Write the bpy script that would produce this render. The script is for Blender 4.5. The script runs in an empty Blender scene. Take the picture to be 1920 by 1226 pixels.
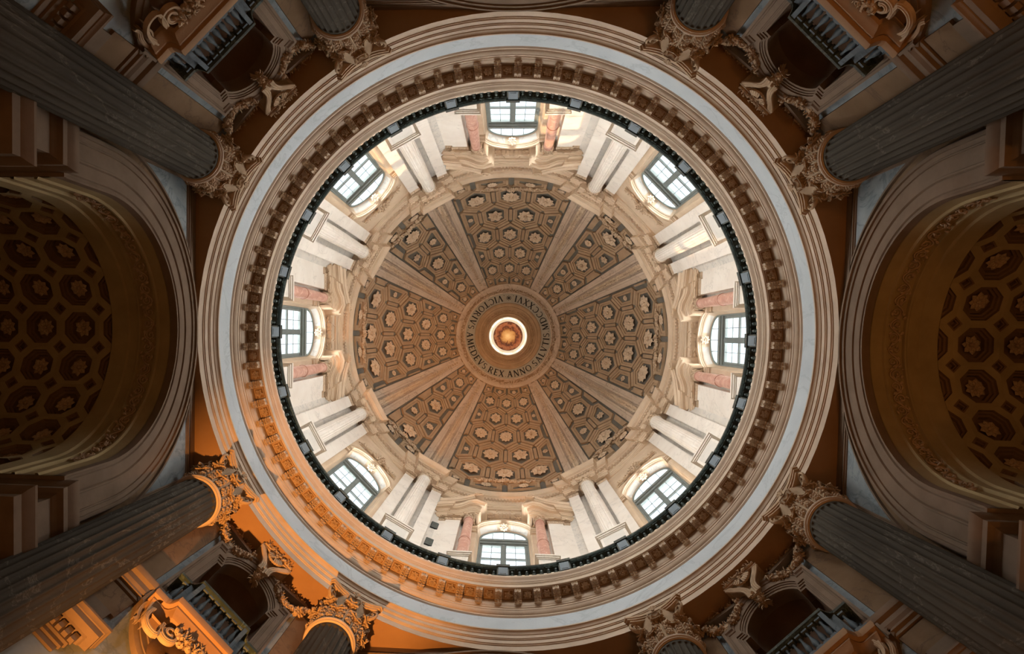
import bpy, math, random
from math import sin, cos, tan, pi, radians, sqrt, atan2, atan, asinh, sinh, hypot
from mathutils import Matrix, Vector
random.seed(7)
SC = bpy.context.scene
COL = SC.collection
# heights are measured from the camera (z = 0); the church floor lies 1.6 m below it
FPX = 1200.0

# ------------------------------------------------------------------ camera
VP, PP, ROLL = (952.5, 630.1), (875.0, 667.3), radians(1.1)
def set_camera():
    z = Vector(((VP[0]-PP[0])/FPX, (VP[1]-PP[1])/FPX, 1)).normalized()
    x = (Vector((1, 0, 0)) - z[0]*z).normalized(); y = z.cross(x)
    X = cos(ROLL)*x + sin(ROLL)*y; Y = -sin(ROLL)*x + cos(ROLL)*y
    xr = Vector((X[0], Y[0], z[0])); yd = Vector((X[1], Y[1], z[1])); zf = Vector((X[2], Y[2], z[2]))
    cd = bpy.data.cameras.new('camera'); co = bpy.data.objects.new('camera', cd); COL.objects.link(co)
    M = Matrix.Identity(4)
    for i in range(3):
        M[i][0], M[i][1], M[i][2] = xr[i], -yd[i], -zf[i]
    co.matrix_world = M
    cd.sensor_width = 36; cd.sensor_fit = 'HORIZONTAL'; cd.lens = 36*FPX/1920
    cd.shift_x = (960-PP[0])/1920; cd.shift_y = (PP[1]-613)/1920
    cd.clip_start = .05; cd.clip_end = 500
    SC.camera = co
set_camera()

# ------------------------------------------------------------------ light
w = bpy.data.worlds.new('sky'); SC.world = w; w.use_nodes = True
bg = w.node_tree.nodes['Background']; bg.inputs[0].default_value = (.86, .93, 1, 1); bg.inputs[1].default_value = 1.7
SC.view_settings.view_transform = 'Standard'; SC.view_settings.look = 'None'
SC.view_settings.exposure = 0.0; SC.view_settings.gamma = 1; SC.view_settings.use_curve_mapping = False
def aim(o, d): o.rotation_euler = Vector(d).to_track_quat('-Z', 'Y').to_euler()
def light(name, kind, loc, energy, color, d=None, **kw):
    L = bpy.data.lights.new(name, kind); L.energy = energy; L.color = color
    for k, v in kw.items(): setattr(L, k, v)
    o = bpy.data.objects.new(name, L); COL.objects.link(o); o.location = loc
    if d: aim(o, d)
    return o
# low warm sun that comes in through the near windows of the drum
light('sun', 'SUN', (0, 30, 60), 4.5, (1, .62, .34), (.10, -1, -.09), angle=.01)
# daylight standing in each of the eight drum windows
WIN_E = 6200
for k in range(8):
    a = radians(45*k)
    light('window_daylight', 'AREA', (15*cos(a), 15*sin(a), 31.5), WIN_E, (1, .985, .965), (-cos(a), -sin(a), -.10),
          shape='RECTANGLE', size=5, size_y=8)
for k in range(4):
    a = radians(45+90*k)
    light('lantern_daylight', 'AREA', (2.3*cos(a), 2.3*sin(a), 52.5), 30, (1, .97, .9), (-cos(a), -sin(a), 0.0),
          shape='RECTANGLE', size=1.0, size_y=4.0)
# lamps of the church: a strong amber floodlight low in the lower left corner, faint ones in the other corners; the fills after them are added
AMB = (1, .40, .09)
def corner(a, r, h): return (r*cos(radians(a)), r*sin(radians(a)), h)
light('amber_floodlight', 'SPOT', corner(129, 6.9, -1.2), 26000, AMB, (-1.25, 1.0, 19.5), spot_size=radians(34), spot_blend=.8, shadow_soft_size=.08)
light('warm_lamp', 'SPOT', corner(-45, 7.6, 5.0), 260, AMB, (.05, -.05, 1), spot_size=radians(130), spot_blend=.8, shadow_soft_size=.12)
light('warm_lamp', 'SPOT', corner(45, 7.6, 5.0), 230, AMB, (.05, .05, 1), spot_size=radians(130), spot_blend=.8, shadow_soft_size=.12)
light('warm_lamp', 'SPOT', corner(-135, 7.6, 5.0), 30, AMB, (-.05, -.05, 1), spot_size=radians(130), spot_blend=.8, shadow_soft_size=.12)
light('vault_fill', 'POINT', (10.5, 0, 1.5), 85, (1, .58, .24), shadow_soft_size=.8)  # added warm fill for the two side vaults, not an actual lamp
light('vault_fill', 'POINT', (-10.5, 0, 1.5), 55, (1, .58, .24), shadow_soft_size=.8)
for a_, e_ in ((15, 230), (-35, 210), (80, 150), (-100, 100), (175, 60)):
    light('floor_fill', 'POINT', corner(a_, 5.2, -.9), e_, (1, .40, .10), shadow_soft_size=.25)  # added warm fill near the floor, brightens the undersides from below

# ------------------------------------------------------------------ materials
def hexc(h):
    h = h.lstrip('#'); r = []
    for i in (0, 2, 4):
        c = int(h[i:i+2], 16)/255; r.append(c/12.92 if c <= .04045 else ((c+.055)/1.055)**2.4)
    return (*r, 1)
def stone(name, c1, c2=None, scale=1.2, rough=.6, vein=None, vscale=1.0, vwidth=.03, bump=.15, bscale=14, spec=.35, stretch=None):
    m = bpy.data.materials.new(name); m.use_nodes = True; nt = m.node_tree; N = nt.nodes; L = nt.links
    b = N['Principled BSDF']; b.inputs['Roughness'].default_value = rough
    b.inputs['Specular IOR Level'].default_value = spec
    tc = N.new('ShaderNodeTexCoord'); src = tc.outputs['Object']
    oi = N.new('ShaderNodeObjectInfo'); ad = N.new('ShaderNodeVectorMath'); ad.operation = 'ADD'
    mu = N.new('ShaderNodeVectorMath'); mu.operation = 'SCALE'; mu.inputs[3].default_value = 1.7
    L.new(oi.outputs['Location'], mu.inputs[0]); L.new(src, ad.inputs[0]); L.new(mu.outputs[0], ad.inputs[1]); src = ad.outputs[0]
    if stretch:
        mp = N.new('ShaderNodeMapping'); mp.inputs['Scale'].default_value = stretch; L.new(src, mp.inputs['Vector']); src = mp.outputs[0]
    n = N.new('ShaderNodeTexNoise'); n.inputs['Scale'].default_value = scale; n.inputs['Detail'].default_value = 6; n.inputs['Roughness'].default_value = .6
    L.new(src, n.inputs['Vector'])
    r = N.new('ShaderNodeValToRGB'); r.color_ramp.elements[0].position = .32; r.color_ramp.elements[1].position = .68
    r.color_ramp.elements[0].color = hexc(c1); r.color_ramp.elements[1].color = hexc(c2 or c1); L.new(n.outputs['Fac'], r.inputs[0])
    out = r.outputs[0]
    if vein:
        n2 = N.new('ShaderNodeTexNoise'); n2.inputs['Scale'].default_value = vscale; n2.inputs['Detail'].default_value = 8
        n2.inputs['Roughness'].default_value = .62; n2.inputs['Distortion'].default_value = .9; L.new(src, n2.inputs['Vector'])
        s = N.new('ShaderNodeMath'); s.operation = 'SUBTRACT'; s.inputs[1].default_value = .5; L.new(n2.outputs['Fac'], s.inputs[0])
        ab = N.new('ShaderNodeMath'); ab.operation = 'ABSOLUTE'; L.new(s.outputs[0], ab.inputs[0])
        mr = N.new('ShaderNodeMapRange'); mr.inputs[1].default_value = 0; mr.inputs[2].default_value = vwidth; mr.inputs[3].default_value = .75; mr.inputs[4].default_value = 0
        L.new(ab.outputs[0], mr.inputs[0])
        mx = N.new('ShaderNodeMix'); mx.data_type = 'RGBA'; L.new(mr.outputs[0], mx.inputs[0]); L.new(out, mx.inputs[6]); mx.inputs[7].default_value = hexc(vein)
        out = mx.outputs[2]
    L.new(out, b.inputs['Base Color'])
    if bump:
        n3 = N.new('ShaderNodeTexNoise'); n3.inputs['Scale'].default_value = bscale; n3.inputs['Detail'].default_value = 4; L.new(tc.outputs['Object'], n3.inputs['Vector'])
        bp = N.new('ShaderNodeBump'); bp.inputs['Strength'].default_value = bump; bp.inputs['Distance'].default_value = .02
        L.new(n3.outputs['Fac'], bp.inputs['Height']); L.new(bp.outputs[0], b.inputs['Normal'])
    return m
MAT = {}
MAT['beige'] = stone('beige_stone', '#b3a08c', '#c4b19c', 1.3, .75, spec=.15)
MAT['beige_shade'] = stone('shaded_beige_stone', '#705f4f', '#806d5c', 1.3, .8, spec=.1)  # the beige stone again, with the lower storey's shade put into its colour
MAT['frieze'] = stone('blue_grey_marble', '#b3bbbf', '#bfc6c9', .8, .6, '#a5adb1', .5, .02, spec=.2)
MAT['soffit'] = stone('ochre_stucco', '#8f6e4d', '#9c7b59', .8, .75)
MAT['carved'] = stone('carved_stone', '#a38c72', '#b89f83', 2.5, .75, spec=.12, bump=.3, bscale=26)
MAT['column'] = stone('dark_grey_marble', '#3a362f', '#4d483f', .7, .75, '#6a655c', .6, .008, spec=.08, stretch=(1, 1, .45))
MAT['wall'] = stone('warm_wall_marble', '#70583f', '#836a52', .9, .75, '#5f4c3c', .5, .015, spec=.1)
MAT['wallblue'] = stone('slate_blue_marble', '#7f878a', '#979e9f', 1.6, .7, '#6a7377', 1.0, .03, spec=.12)
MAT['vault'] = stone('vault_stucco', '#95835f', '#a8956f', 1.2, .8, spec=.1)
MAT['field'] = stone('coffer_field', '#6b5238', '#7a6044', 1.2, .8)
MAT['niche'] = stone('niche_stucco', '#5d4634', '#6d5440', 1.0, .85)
MAT['drum'] = stone('drum_stucco', '#d2b99d', '#dfc9ae', 1.2, .75, spec=.15)
MAT['marble'] = stone('white_marble', '#e6dccf', '#f2ebe0', .7, .45, '#cdc6bb', .45, .01)
MAT['greymarble'] = stone('grey_veined_marble', '#d6d1c8', '#e4ddd2', .9, .45, '#b9b6b0', .7, .02)
MAT['pink'] = stone('pink_marble', '#c48d7b', '#dcae9a', 2.2, .35, '#f0d6c6', 1.4, .02)
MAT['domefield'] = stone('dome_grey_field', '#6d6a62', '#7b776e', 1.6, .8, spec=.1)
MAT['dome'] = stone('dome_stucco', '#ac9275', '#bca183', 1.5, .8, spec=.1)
MAT['ribmarble'] = stone('rib_marble', '#c6b09a', '#d5c1ab', .8, .65, '#9c8672', .6, .016)
MAT['inscr'] = stone('inscription_band', '#a9a395', '#b5afa1', 1.5, .7)
MAT['letter'] = stone('black_letter', '#14130f', '#1c1a15', 3, .5, bump=0)
MAT['dark'] = stone('black_green_marble', '#242e2c', '#37423f', 2.0, .22, '#56645f', 1.2, .02)
MAT['slate'] = stone('slate_panel', '#66737b', '#78848b', 2.0, .4)
MAT['balc'] = stone('balcony_marble', '#3a464d', '#4b585f', 1.6, .6, '#252f36', 1.0, .03)
MAT['wframe'] = stone('window_frame_paint', '#767f7d', '#848d8a', 2, .5, bump=.05)
MAT['floor'] = stone('floor_marble', '#3b332d', '#4d443c', .6, .3)
MAT['white'] = stone('lantern_plaster', '#efe4cd', '#f5ecd8', 1.5, .6)
MAT['black'] = stone('vent_metal', '#1d1f1f', '#2a2c2c', 3, .6)
def glass_mat():
    m = bpy.data.materials.new('window_glass'); m.use_nodes = True; nt = m.node_tree; N = nt.nodes; L = nt.links
    for n in list(N): N.remove(n)
    o = N.new('ShaderNodeOutputMaterial'); t = N.new('ShaderNodeBsdfTransparent'); g = N.new('ShaderNodeBsdfGlossy'); g.inputs['Roughness'].default_value = .05
    mx = N.new('ShaderNodeMixShader'); mx.inputs[0].default_value = .05
    t.inputs[0].default_value = (.97, .99, 1, 1)
    L.new(t.outputs[0], mx.inputs[1]); L.new(g.outputs[0], mx.inputs[2]); L.new(mx.outputs[0], o.inputs[0])
    return m
MAT['glass'] = glass_mat()
def fresco_mat():
    m = bpy.data.materials.new('fresco_paint'); m.use_nodes = True; nt = m.node_tree; N = nt.nodes; L = nt.links
    b = N['Principled BSDF']; b.inputs['Roughness'].default_value = .8
    tc = N.new('ShaderNodeTexCoord'); ln = N.new('ShaderNodeVectorMath'); ln.operation = 'LENGTH'
    sp = N.new('ShaderNodeVectorMath'); sp.operation = 'MULTIPLY'; sp.inputs[1].default_value = (1, 1, 0)
    L.new(tc.outputs['Object'], sp.inputs[0]); L.new(sp.outputs[0], ln.inputs[0])
    n = N.new('ShaderNodeTexNoise'); n.inputs['Scale'].default_value = 2.6; n.inputs['Detail'].default_value = 7; n.inputs['Distortion'].default_value = 1.0; L.new(tc.outputs['Object'], n.inputs['Vector'])
    a = N.new('ShaderNodeMath'); a.operation = 'MULTIPLY_ADD'; a.inputs[1].default_value = .9; L.new(n.outputs['Fac'], a.inputs[0]); L.new(ln.outputs['Value'], a.inputs[2])
    mr = N.new('ShaderNodeMapRange'); mr.inputs[1].default_value = .45; mr.inputs[2].default_value = 1.85; L.new(a.outputs[0], mr.inputs[0])
    r = N.new('ShaderNodeValToRGB'); L.new(mr.outputs[0], r.inputs[0]); e = r.color_ramp.elements
    e[0].position = 0; e[0].color = hexc('#caa066'); e[1].position = 1; e[1].color = hexc('#7a3f20')
    for p, c in ((.34, '#c08a4c'), (.46, '#8e5326'), (.55, '#4c220f'), (.66, '#9a5530'), (.78, '#b3714a'), (.88, '#5a2912')):
        q = e.new(p); q.color = hexc(c)
    L.new(r.outputs[0], b.inputs['Base Color'])
    return m
MAT['fresco'] = fresco_mat()

# ------------------------------------------------------------------ mesh helpers
class MB:
    def __init__(s): s.v = []; s.f = []
    def add(s, vs, fs):
        b = len(s.v); s.v += [tuple(p) for p in vs]; s.f += [tuple(i+b for i in f) for f in fs]; return s
    def box(s, x0, x1, y0, y1, z0, z1):
        return s.add([(x, y, z) for z in (z0, z1) for y in (y0, y1) for x in (x0, x1)],
                     [(0, 2, 3, 1), (4, 5, 7, 6), (0, 1, 5, 4), (2, 6, 7, 3), (0, 4, 6, 2), (1, 3, 7, 5)])
    def frustum(s, x0, x1, y0, y1, z0, z1, k):      # box whose top is inset by k
        return s.add([(x0, y0, z0), (x1, y0, z0), (x0, y1, z0), (x1, y1, z0), (x0+k, y0+k, z1), (x1-k, y0+k, z1), (x0+k, y1-k, z1), (x1-k, y1-k, z1)],
                     [(0, 2, 3, 1), (4, 5, 7, 6), (0, 1, 5, 4), (2, 6, 7, 3), (0, 4, 6, 2), (1, 3, 7, 5)])
    def loft(s, rows, cu=False, cv=False):
        n = len(rows[0]); m = len(rows); b = len(s.v)
        for r in rows: s.v += [tuple(p) for p in r]
        for i in range(m if cv else m-1):
            for j in range(n if cu else n-1):
                a, c = i*n, ((i+1) % m)*n; k = (j+1) % n
                s.f.append((b+a+j, b+a+k, b+c+k, b+c+j))
        return s
    def cap(s, pts):
        b = len(s.v); s.v += [tuple(p) for p in pts]; s.f.append(tuple(range(b, b+len(pts)))); return s
    def lathe(s, prof, n=32, a0=0, a1=2*pi, cx=0, cy=0):
        full = abs(a1-a0-2*pi) < 1e-6; k = n if full else n+1
        return s.loft([[(cx+r*cos(a0+(a1-a0)*j/n), cy+r*sin(a0+(a1-a0)*j/n), z) for j in range(k)] for r, z in prof], cu=full)
    def tube(s, path, rad, n=6, cap=True):
        rows = []; up = Vector((.3, .2, 1)).normalized(); P = [Vector(p) for p in path]
        for i, p in enumerate(P):
            t = (P[min(i+1, len(P)-1)]-P[max(i-1, 0)]).normalized()
            a = t.cross(up)
            if a.length < 1e-3: a = t.cross(Vector((1, 0, 0)))
            a.normalize(); b = t.cross(a); r = rad(i/(len(P)-1)) if callable(rad) else rad
            rows.append([p+a*(r*cos(2*pi*j/n))+b*(r*sin(2*pi*j/n)) for j in range(n)])
        s.loft(rows, cu=True)
        if cap: s.cap(rows[0]); s.cap(rows[-1][::-1])
        return s
    def prism(s, poly, fn, d0, d1):     # poly of 2-D points, fn(a,b,d) -> 3-D
        n = len(poly); lo = [fn(a, b, d0) for a, b in poly]; hi = [fn(a, b, d1) for a, b in poly]
        b = len(s.v); s.v += lo+hi
        s.f += [tuple(range(b, b+n)), tuple(range(b+2*n-1, b+n-1, -1))]
        s.f += [(b+i, b+(i+1) % n, b+n+(i+1) % n, b+n+i) for i in range(n)]
        return s
    def leaf(s, base, d, up, L, W, bend=.3):        # small solid pointed leaf
        d = Vector(d).normalized(); up = Vector(up); up = (up-d*up.dot(d))
        if up.length < 1e-4: up = Vector((.1, .9, .3))
        up.normalize(); x = d.cross(up); b = Vector(base)
        m1 = b+d*(L*.38)+up*(L*bend*.42); m2 = b+d*(L*.74)+up*(L*bend*.50); t = b+d*L+up*(L*bend*.2)
        return s.add([b, m1+x*W*.46, m2+x*W*.42, t, m2-x*W*.42, m1-x*W*.46, m1+up*(W*.24), m2+up*(W*.2), (m1+m2)*.5-up*(W*.12)],
                     [(0, 1, 6), (1, 2, 7, 6), (2, 3, 7), (3, 4, 7), (4, 5, 6, 7), (5, 0, 6), (0, 8, 1), (1, 8, 2), (2, 8, 3), (3, 8, 4), (4, 8, 5), (5, 8, 0)])
    def ball(s, c, r, n=6, sq=1.0):
        c = Vector(c); rows = []
        for i in range(1, 4):
            a = pi*i/4; rows.append([c+Vector((r*sin(a)*cos(2*pi*j/n), r*sin(a)*sin(2*pi*j/n), r*sq*cos(a))) for j in range(n)])
        s.loft(rows, cu=True); b = len(s.v); s.v += [tuple(c+Vector((0, 0, r*sq))), tuple(c-Vector((0, 0, r*sq)))]
        o = b-3*n
        for j in range(n):
            s.f.append((b, o+j, o+(j+1) % n)); s.f.append((b+1, o+2*n+(j+1) % n, o+2*n+j))
        return s
    def xf(s, M): s.v = [tuple(M @ Vector(p)) for p in s.v]; return s
    def join(s, o, M=None): return s.add([M @ Vector(p) for p in o.v] if M else o.v, o.f)
    def mesh(s, name, mat, smooth=35):
        me = bpy.data.meshes.new(name); me.from_pydata(s.v, [], s.f); me.materials.append(MAT[mat] if isinstance(mat, str) else mat)
        if smooth:
            me.polygons.foreach_set('use_smooth', [True]*len(me.polygons)); me.set_sharp_from_angle(angle=radians(smooth))
        me.update(); return me
def obj(name, me, parent=None, M=None, label=None, cat=None, group=None, kind=None):
    o = bpy.data.objects.new(name, me); COL.objects.link(o)
    if parent is not None: o.parent = parent
    if M is not None: o.matrix_local = M
    if label: o['label'] = label
    if cat: o['category'] = cat
    if group: o['group'] = group
    if kind or label: o['kind'] = kind or 'thing'
    return o
def spec(name, me, M=None, kids=()): return (name, me, M, list(kids))
def inst(sp, parent, M=None):
    name, me, m, kids = sp
    T = (M @ m) if (M is not None and m is not None) else (M if M is not None else m)
    o = obj(name, me, parent, T)
    for k in kids: inst(k, o)
    return o
def RZ(d): return Matrix.Rotation(radians(d), 4, 'Z')
def TR(x, y, z): return Matrix.Translation((x, y, z))
def face(a, D=0): return RZ(a-90) @ TR(0, D, 0)      # local x = along the wall, y = outwards, z = up
SIDE = {0: 'right', 90: 'near', 180: 'left', 270: 'far'}
SIDET = {0: 'right side', 90: 'bottom', 180: 'left side', 270: 'top'}
DIAG = {45: 'lower right', 135: 'lower left', 225: 'upper left', 315: 'upper right'}
DNAME = {45: 'near_right', 135: 'near_left', 225: 'far_left', 315: 'far_right'}
RIB = 29.0
def rib_angles():
    return [(c+s*RIB) % 360 for c in (0, 90, 180, 270) for s in (-1, 1)]
def where(a):     # which of the eight 29-degree positions
    a %= 360; q = int(a//90)*90+45; d = a-q
    low = {45: ('right-hand', 'bottom'), 135: ('bottom', 'left-hand'), 225: ('left-hand', 'top'), 315: ('top', 'right-hand')}[q]
    return DIAG[q], (low[0] if d < 0 else low[1])

def arch_pts(a, hs, h0, n=24, extra=()):
    P = [(a, h0, 1, 0), (a, hs, 1, 0)]
    ts = sorted(set([pi*i/n for i in range(1, n)]+list(extra)))
    P += [(a*cos(t), hs+a*sin(t), cos(t), sin(t)) for t in ts]
    return P+[(-a, hs, -1, 0), (-a, h0, -1, 0)]
def sweep_arch(mb, prof, a, hs, h0, n=24):
    pts = arch_pts(a, hs, h0, n)
    return mb.loft([[(u+nu*o, y, h+nh*o) for u, h, nu, nh in pts] for o, y in prof])
def arch_panel(mb, a, hs, h0, W, top, y, n=24):
    c = atan2(top-hs, W); pts = arch_pts(a, hs, h0, n, (c, pi-c)); out = []
    for u, h, nu, nh in pts:
        if h <= hs+1e-6: out.append((W if u > 0 else -W, y, h))
        else:
            t = atan2(nh, nu); k = min(W/max(abs(cos(t)), 1e-6), (top-hs)/max(sin(t), 1e-6)); out.append((k*cos(t), y, hs+k*sin(t)))
    return mb.loft([[(u, y, h) for u, h, _, _ in pts], out])
def plan_sweep(mb, path, prof, closed=False):
    """sweep (p, h) along a plan polyline; p is pushed to the left of the travel direction, mitred"""
    P = [Vector((x, y)) for x, y in path]; n = len(P); nor = []
    for i in range(n-1):
        d = (P[i+1]-P[i]).normalized(); nor.append(Vector((-d.y, d.x)))
    off = []
    for i in range(n):
        a = nor[max(i-1, 0)]; b = nor[min(i, n-2)]; m = (a+b); m = m/(1+a.dot(b)); off.append(m)
    return mb.loft([[(P[i].x+off[i].x*p, P[i].y+off[i].y*p, h) for i in range(n)] for p, h in prof])

def rosette(name, mat, petals=8, r=.3, depth=.1, seed=0):     # flower facing -z, centred at origin
    rnd = random.Random(seed); m = MB()
    for ring, (k, rr, zz) in enumerate(((petals, r, 0), (petals, r*.66, -depth*.35))):
        for j in range(k):
            a = 2*pi*(j+.5*ring)/k+rnd.uniform(-.08, .08)
            m.leaf((.12*r*cos(a), .12*r*sin(a), zz), (cos(a), sin(a), -.28), (0, 0, -1), rr*rnd.uniform(.86, 1.0), rr*.62, .38)
    m.ball((0, 0, -depth*.6), r*.22, 6)
    return m.mesh(name, mat, 0)
def foliage(mb, path, rad, count, size, seed=1, flat=None):   # leaves and fruits clustered round a path
    rnd = random.Random(seed); P = [Vector(p) for p in path]
    for i in range(count):
        t = (i+rnd.random())/count*(len(P)-1); k = min(int(t), len(P)-2); c = P[k].lerp(P[k+1], t-k); tg = (P[k+1]-P[k]).normalized()
        d = Vector((rnd.gauss(0, 1), rnd.gauss(0, 1), rnd.gauss(0, 1)))
        if flat is not None:
            d -= Vector(flat)*d.dot(Vector(flat))*.4; d += Vector(flat)*.8
        d.normalize(); r = rad(t/(len(P)-1)) if callable(rad) else rad
        if rnd.random() < .22: mb.ball(c+d*r*.75, size*rnd.uniform(.28, .42), 5)
        else: mb.leaf(c+d*r*.35, d*.8+tg*rnd.uniform(-.9, .9), d, size*rnd.uniform(.8, 1.3), size*.6, .4)
    return mb
def spiral(cx, cz, r0, r1, a0, turns, n=28, y=0):
    return [(cx+(r0+(r1-r0)*i/n)*cos(a0+turns*2*pi*i/n), y, cz+(r0+(r1-r0)*i/n)*sin(a0+turns*2*pi*i/n)) for i in range(n+1)]

# ================================================================== THE LOWER STOREY
H1 = 18.06           # underside of the great ring
# ---- floor
obj('floor', MB().lathe([(0.01, -1.6), (17, -1.6)], 48).mesh('floor', 'floor'), label='dim marble floor of the domed hall', cat='floor', kind='structure')

# ---- unseen shell added behind everything that shows, to stop sky light leaking in
obj('wall_outer', MB().lathe([(17, -1.7), (17, 18.3), (10.5, 18.32), (10.5, 21.4)], 64).mesh('wall_outer', 'niche'), label='plain unseen shell added behind the arches to block stray sky light', cat='wall', kind='structure')
# ---- great ring entablature
ring = obj('trim_1', None, label='great ring entablature with blue-grey frieze carrying the balustrade', cat='entablature', kind='structure')
NS = 240
def ringpart(name, prof, mat, n=NS): return obj(name, MB().lathe(prof, n).mesh(name, mat, 30), ring)
ringpart('soffit', [(9.0, H1), (11.6, H1)], 'soffit', 96)
ringpart('architrave', [(9.0, 18.06), (9.0, 18.34), (8.97, 18.35), (8.97, 18.38), (8.94, 18.39), (8.94, 18.58), (8.91, 18.585), (8.91, 18.615), (8.885, 18.62),
                        (8.885, 18.78), (8.86, 18.79), (8.84, 18.83), (8.80, 18.87), (8.77, 18.88), (8.77, 18.94), (9.02, 18.96)], 'beige')
ringpart('frieze', [(9.0, 18.94), (9.0, 20.22)], 'frieze')
ringpart('bed_moulding', [(9.0, 20.2), (8.95, 20.24), (8.95, 20.30), (8.91, 20.32), (8.87, 20.36), (8.84, 20.42), (8.82, 20.43), (8.82, 20.50), (8.79, 20.52), (8.79, 20.58),
                          (8.77, 20.60), (8.74, 20.66), (8.74, 21.02)], 'beige')
ringpart('cornice_soffit', [(8.76, 21.0), (8.32, 21.0)], 'soffit')
ringpart('cornice', [(8.36, 21.02), (8.36, 20.96), (8.30, 20.96), (8.30, 21.17), (8.28, 21.18), (8.28, 21.21), (8.26, 21.22), (8.26, 21.27), (8.24, 21.28), (8.225, 21.33),
                     (8.20, 21.37), (8.16, 21.40), (8.135, 21.44), (8.13, 21.46), (8.13, 21.52), (10.6, 21.53)], 'beige')
def modillion():
    prof = [(8.74, 20.60), (8.70, 20.60), (8.66, 20.64), (8.63, 20.72), (8.60, 20.80), (8.55, 20.84), (8.50, 20.85), (8.45, 20.83), (8.41, 20.80), (8.385, 20.82), (8.375, 20.87), (8.37, 21.0), (8.74, 21.0)]
    m = MB().prism(prof, lambda a, b, d: (d, a, b), -.105, .105)
    m.box(-.125, .125, 8.35, 8.74, 20.95, 21.0)
    return m.mesh('modillion', 'beige', 30)
def mod_leaf():
    m = MB(); pts = [(8.70, 20.59), (8.64, 20.67), (8.60, 20.77), (8.52, 20.82), (8.44, 20.80), (8.385, 20.765)]
    for i in range(len(pts)-1):
        (r0, z0), (r1, z1) = pts[i], pts[i+1]; c = (0, (r0+r1)/2, (z0+z1)/2-.01)
        for s in (-1, 1): m.leaf((0, r0, z0), (s*.55, r1-r0, (z1-z0)*.5), (0, .3, -1), .13, .075, .5)
    m.tube([(0, r, z-.01) for r, z in pts], .02, 5); m.ball((0, 8.38, 20.79), .045, 6)
    for s in (-1, 0, 1): m.leaf((s*.05, 8.375, 20.86), (s*.3, -.1, 1), (0, -1, 0), .11, .05, .3)
    return m.mesh('leaf', 'carved', 0)
ME_MOD, ME_MODLEAF = modillion(), mod_leaf()
def sq_frame(mb, r0, r1, hw, z, d, t):
    mb.box(-hw, hw, r0, r0+t, z-d, z); mb.box(-hw, hw, r1-t, r1, z-d, z); mb.box(-hw, -hw+t, r0+t, r1-t, z-d, z); mb.box(hw-t, hw, r0+t, r1-t, z-d, z); return mb
ME_SQF = sq_frame(MB(), 8.40, 8.71, .175, 21.0, .02, .02).mesh('panel_frame', 'beige', 0)
ME_RRO = [rosette('rosette', 'carved', p, .15, .12, i) for i, p in enumerate((6, 8, 5))]
for i in range(84):
    a = i*360/84+.9
    o = obj('modillion', ME_MOD, ring, RZ(a-90)); obj('leaf', ME_MODLEAF, o)
    o = obj('panel_frame', ME_SQF, ring, RZ(a+180/84-90)); obj('rosette', ME_RRO[i % 3], o, TR(0, 8.555, 20.985))

# ---- balustrade of the gallery
bal = obj('balustrade', None, label='black marble balustrade ringing the gallery above the great cornice', cat='balustrade')
obj('plinth', MB().lathe([(8.46, 21.53), (8.46, 21.66), (8.2, 21.66), (8.18, 21.63), (8.18, 21.53)], NS).mesh('plinth', 'dark', 30), bal)
obj('handrail', MB().lathe([(8.46, 22.44), (8.22, 22.44), (8.2, 22.46), (8.17, 22.5), (8.165, 22.58), (8.18, 22.62), (8.46, 22.62), (8.47, 22.5), (8.46, 22.44)], NS).mesh('handrail', 'dark', 30), bal)
def baluster_mesh(name, h, r, mat, n=10):
    P = [(.9, 0), (.9, .06), (.55, .08), (.5, .12), (.75, .2), (1.0, .3), (.95, .4), (.62, .56), (.42, .7), (.38, .8), (.6, .84), (.42, .87), (.5, .92), (.9, .94), (.9, 1)]
    return MB().lathe([(r*a, h*b) for a, b in P], n).mesh(name, mat, 40)
def baluster_m(name, h, r, mat):
    m = MB(); P = [(.55, .08), (.5, .12), (.75, .2), (1.0, .3), (.95, .4), (.62, .56), (.42, .7), (.38, .8), (.6, .84), (.42, .87), (.5, .92)]
    m.lathe([(r*a, h*b) for a, b in P], 10); m.box(-r*.95, r*.95, -r*.95, r*.95, 0, h*.085); m.box(-r*.95, r*.95, -r*.95, r*.95, h*.915, h)
    return m.mesh(name, mat, 40)
ME_BAL = baluster_m('baluster', .78, .095, 'dark')
ME_PIER = MB().box(-.21, .21, 8.19, 8.5, 21.53, 22.66).box(-.24, .24, 8.14, 8.5, 22.45, 22.66).mesh('pier', 'dark', 0)
ME_PPAN = MB().box(-.165, .165, 8.165, 8.2, 21.72, 22.4).box(-.11, .11, 8.15, 8.2, 21.80, 22.34).mesh('panel', 'slate', 0)
for i in range(24):
    a = i*15
    p = obj('pier', ME_PIER, bal, RZ(a-90)); obj('panel', ME_PPAN, p)
    for j in range(7):
        b = a+1.35+(15-2.7)*(j+.5)/7
        obj('baluster', ME_BAL, bal, RZ(b-90) @ TR(0, 8.33, 21.66))

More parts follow.
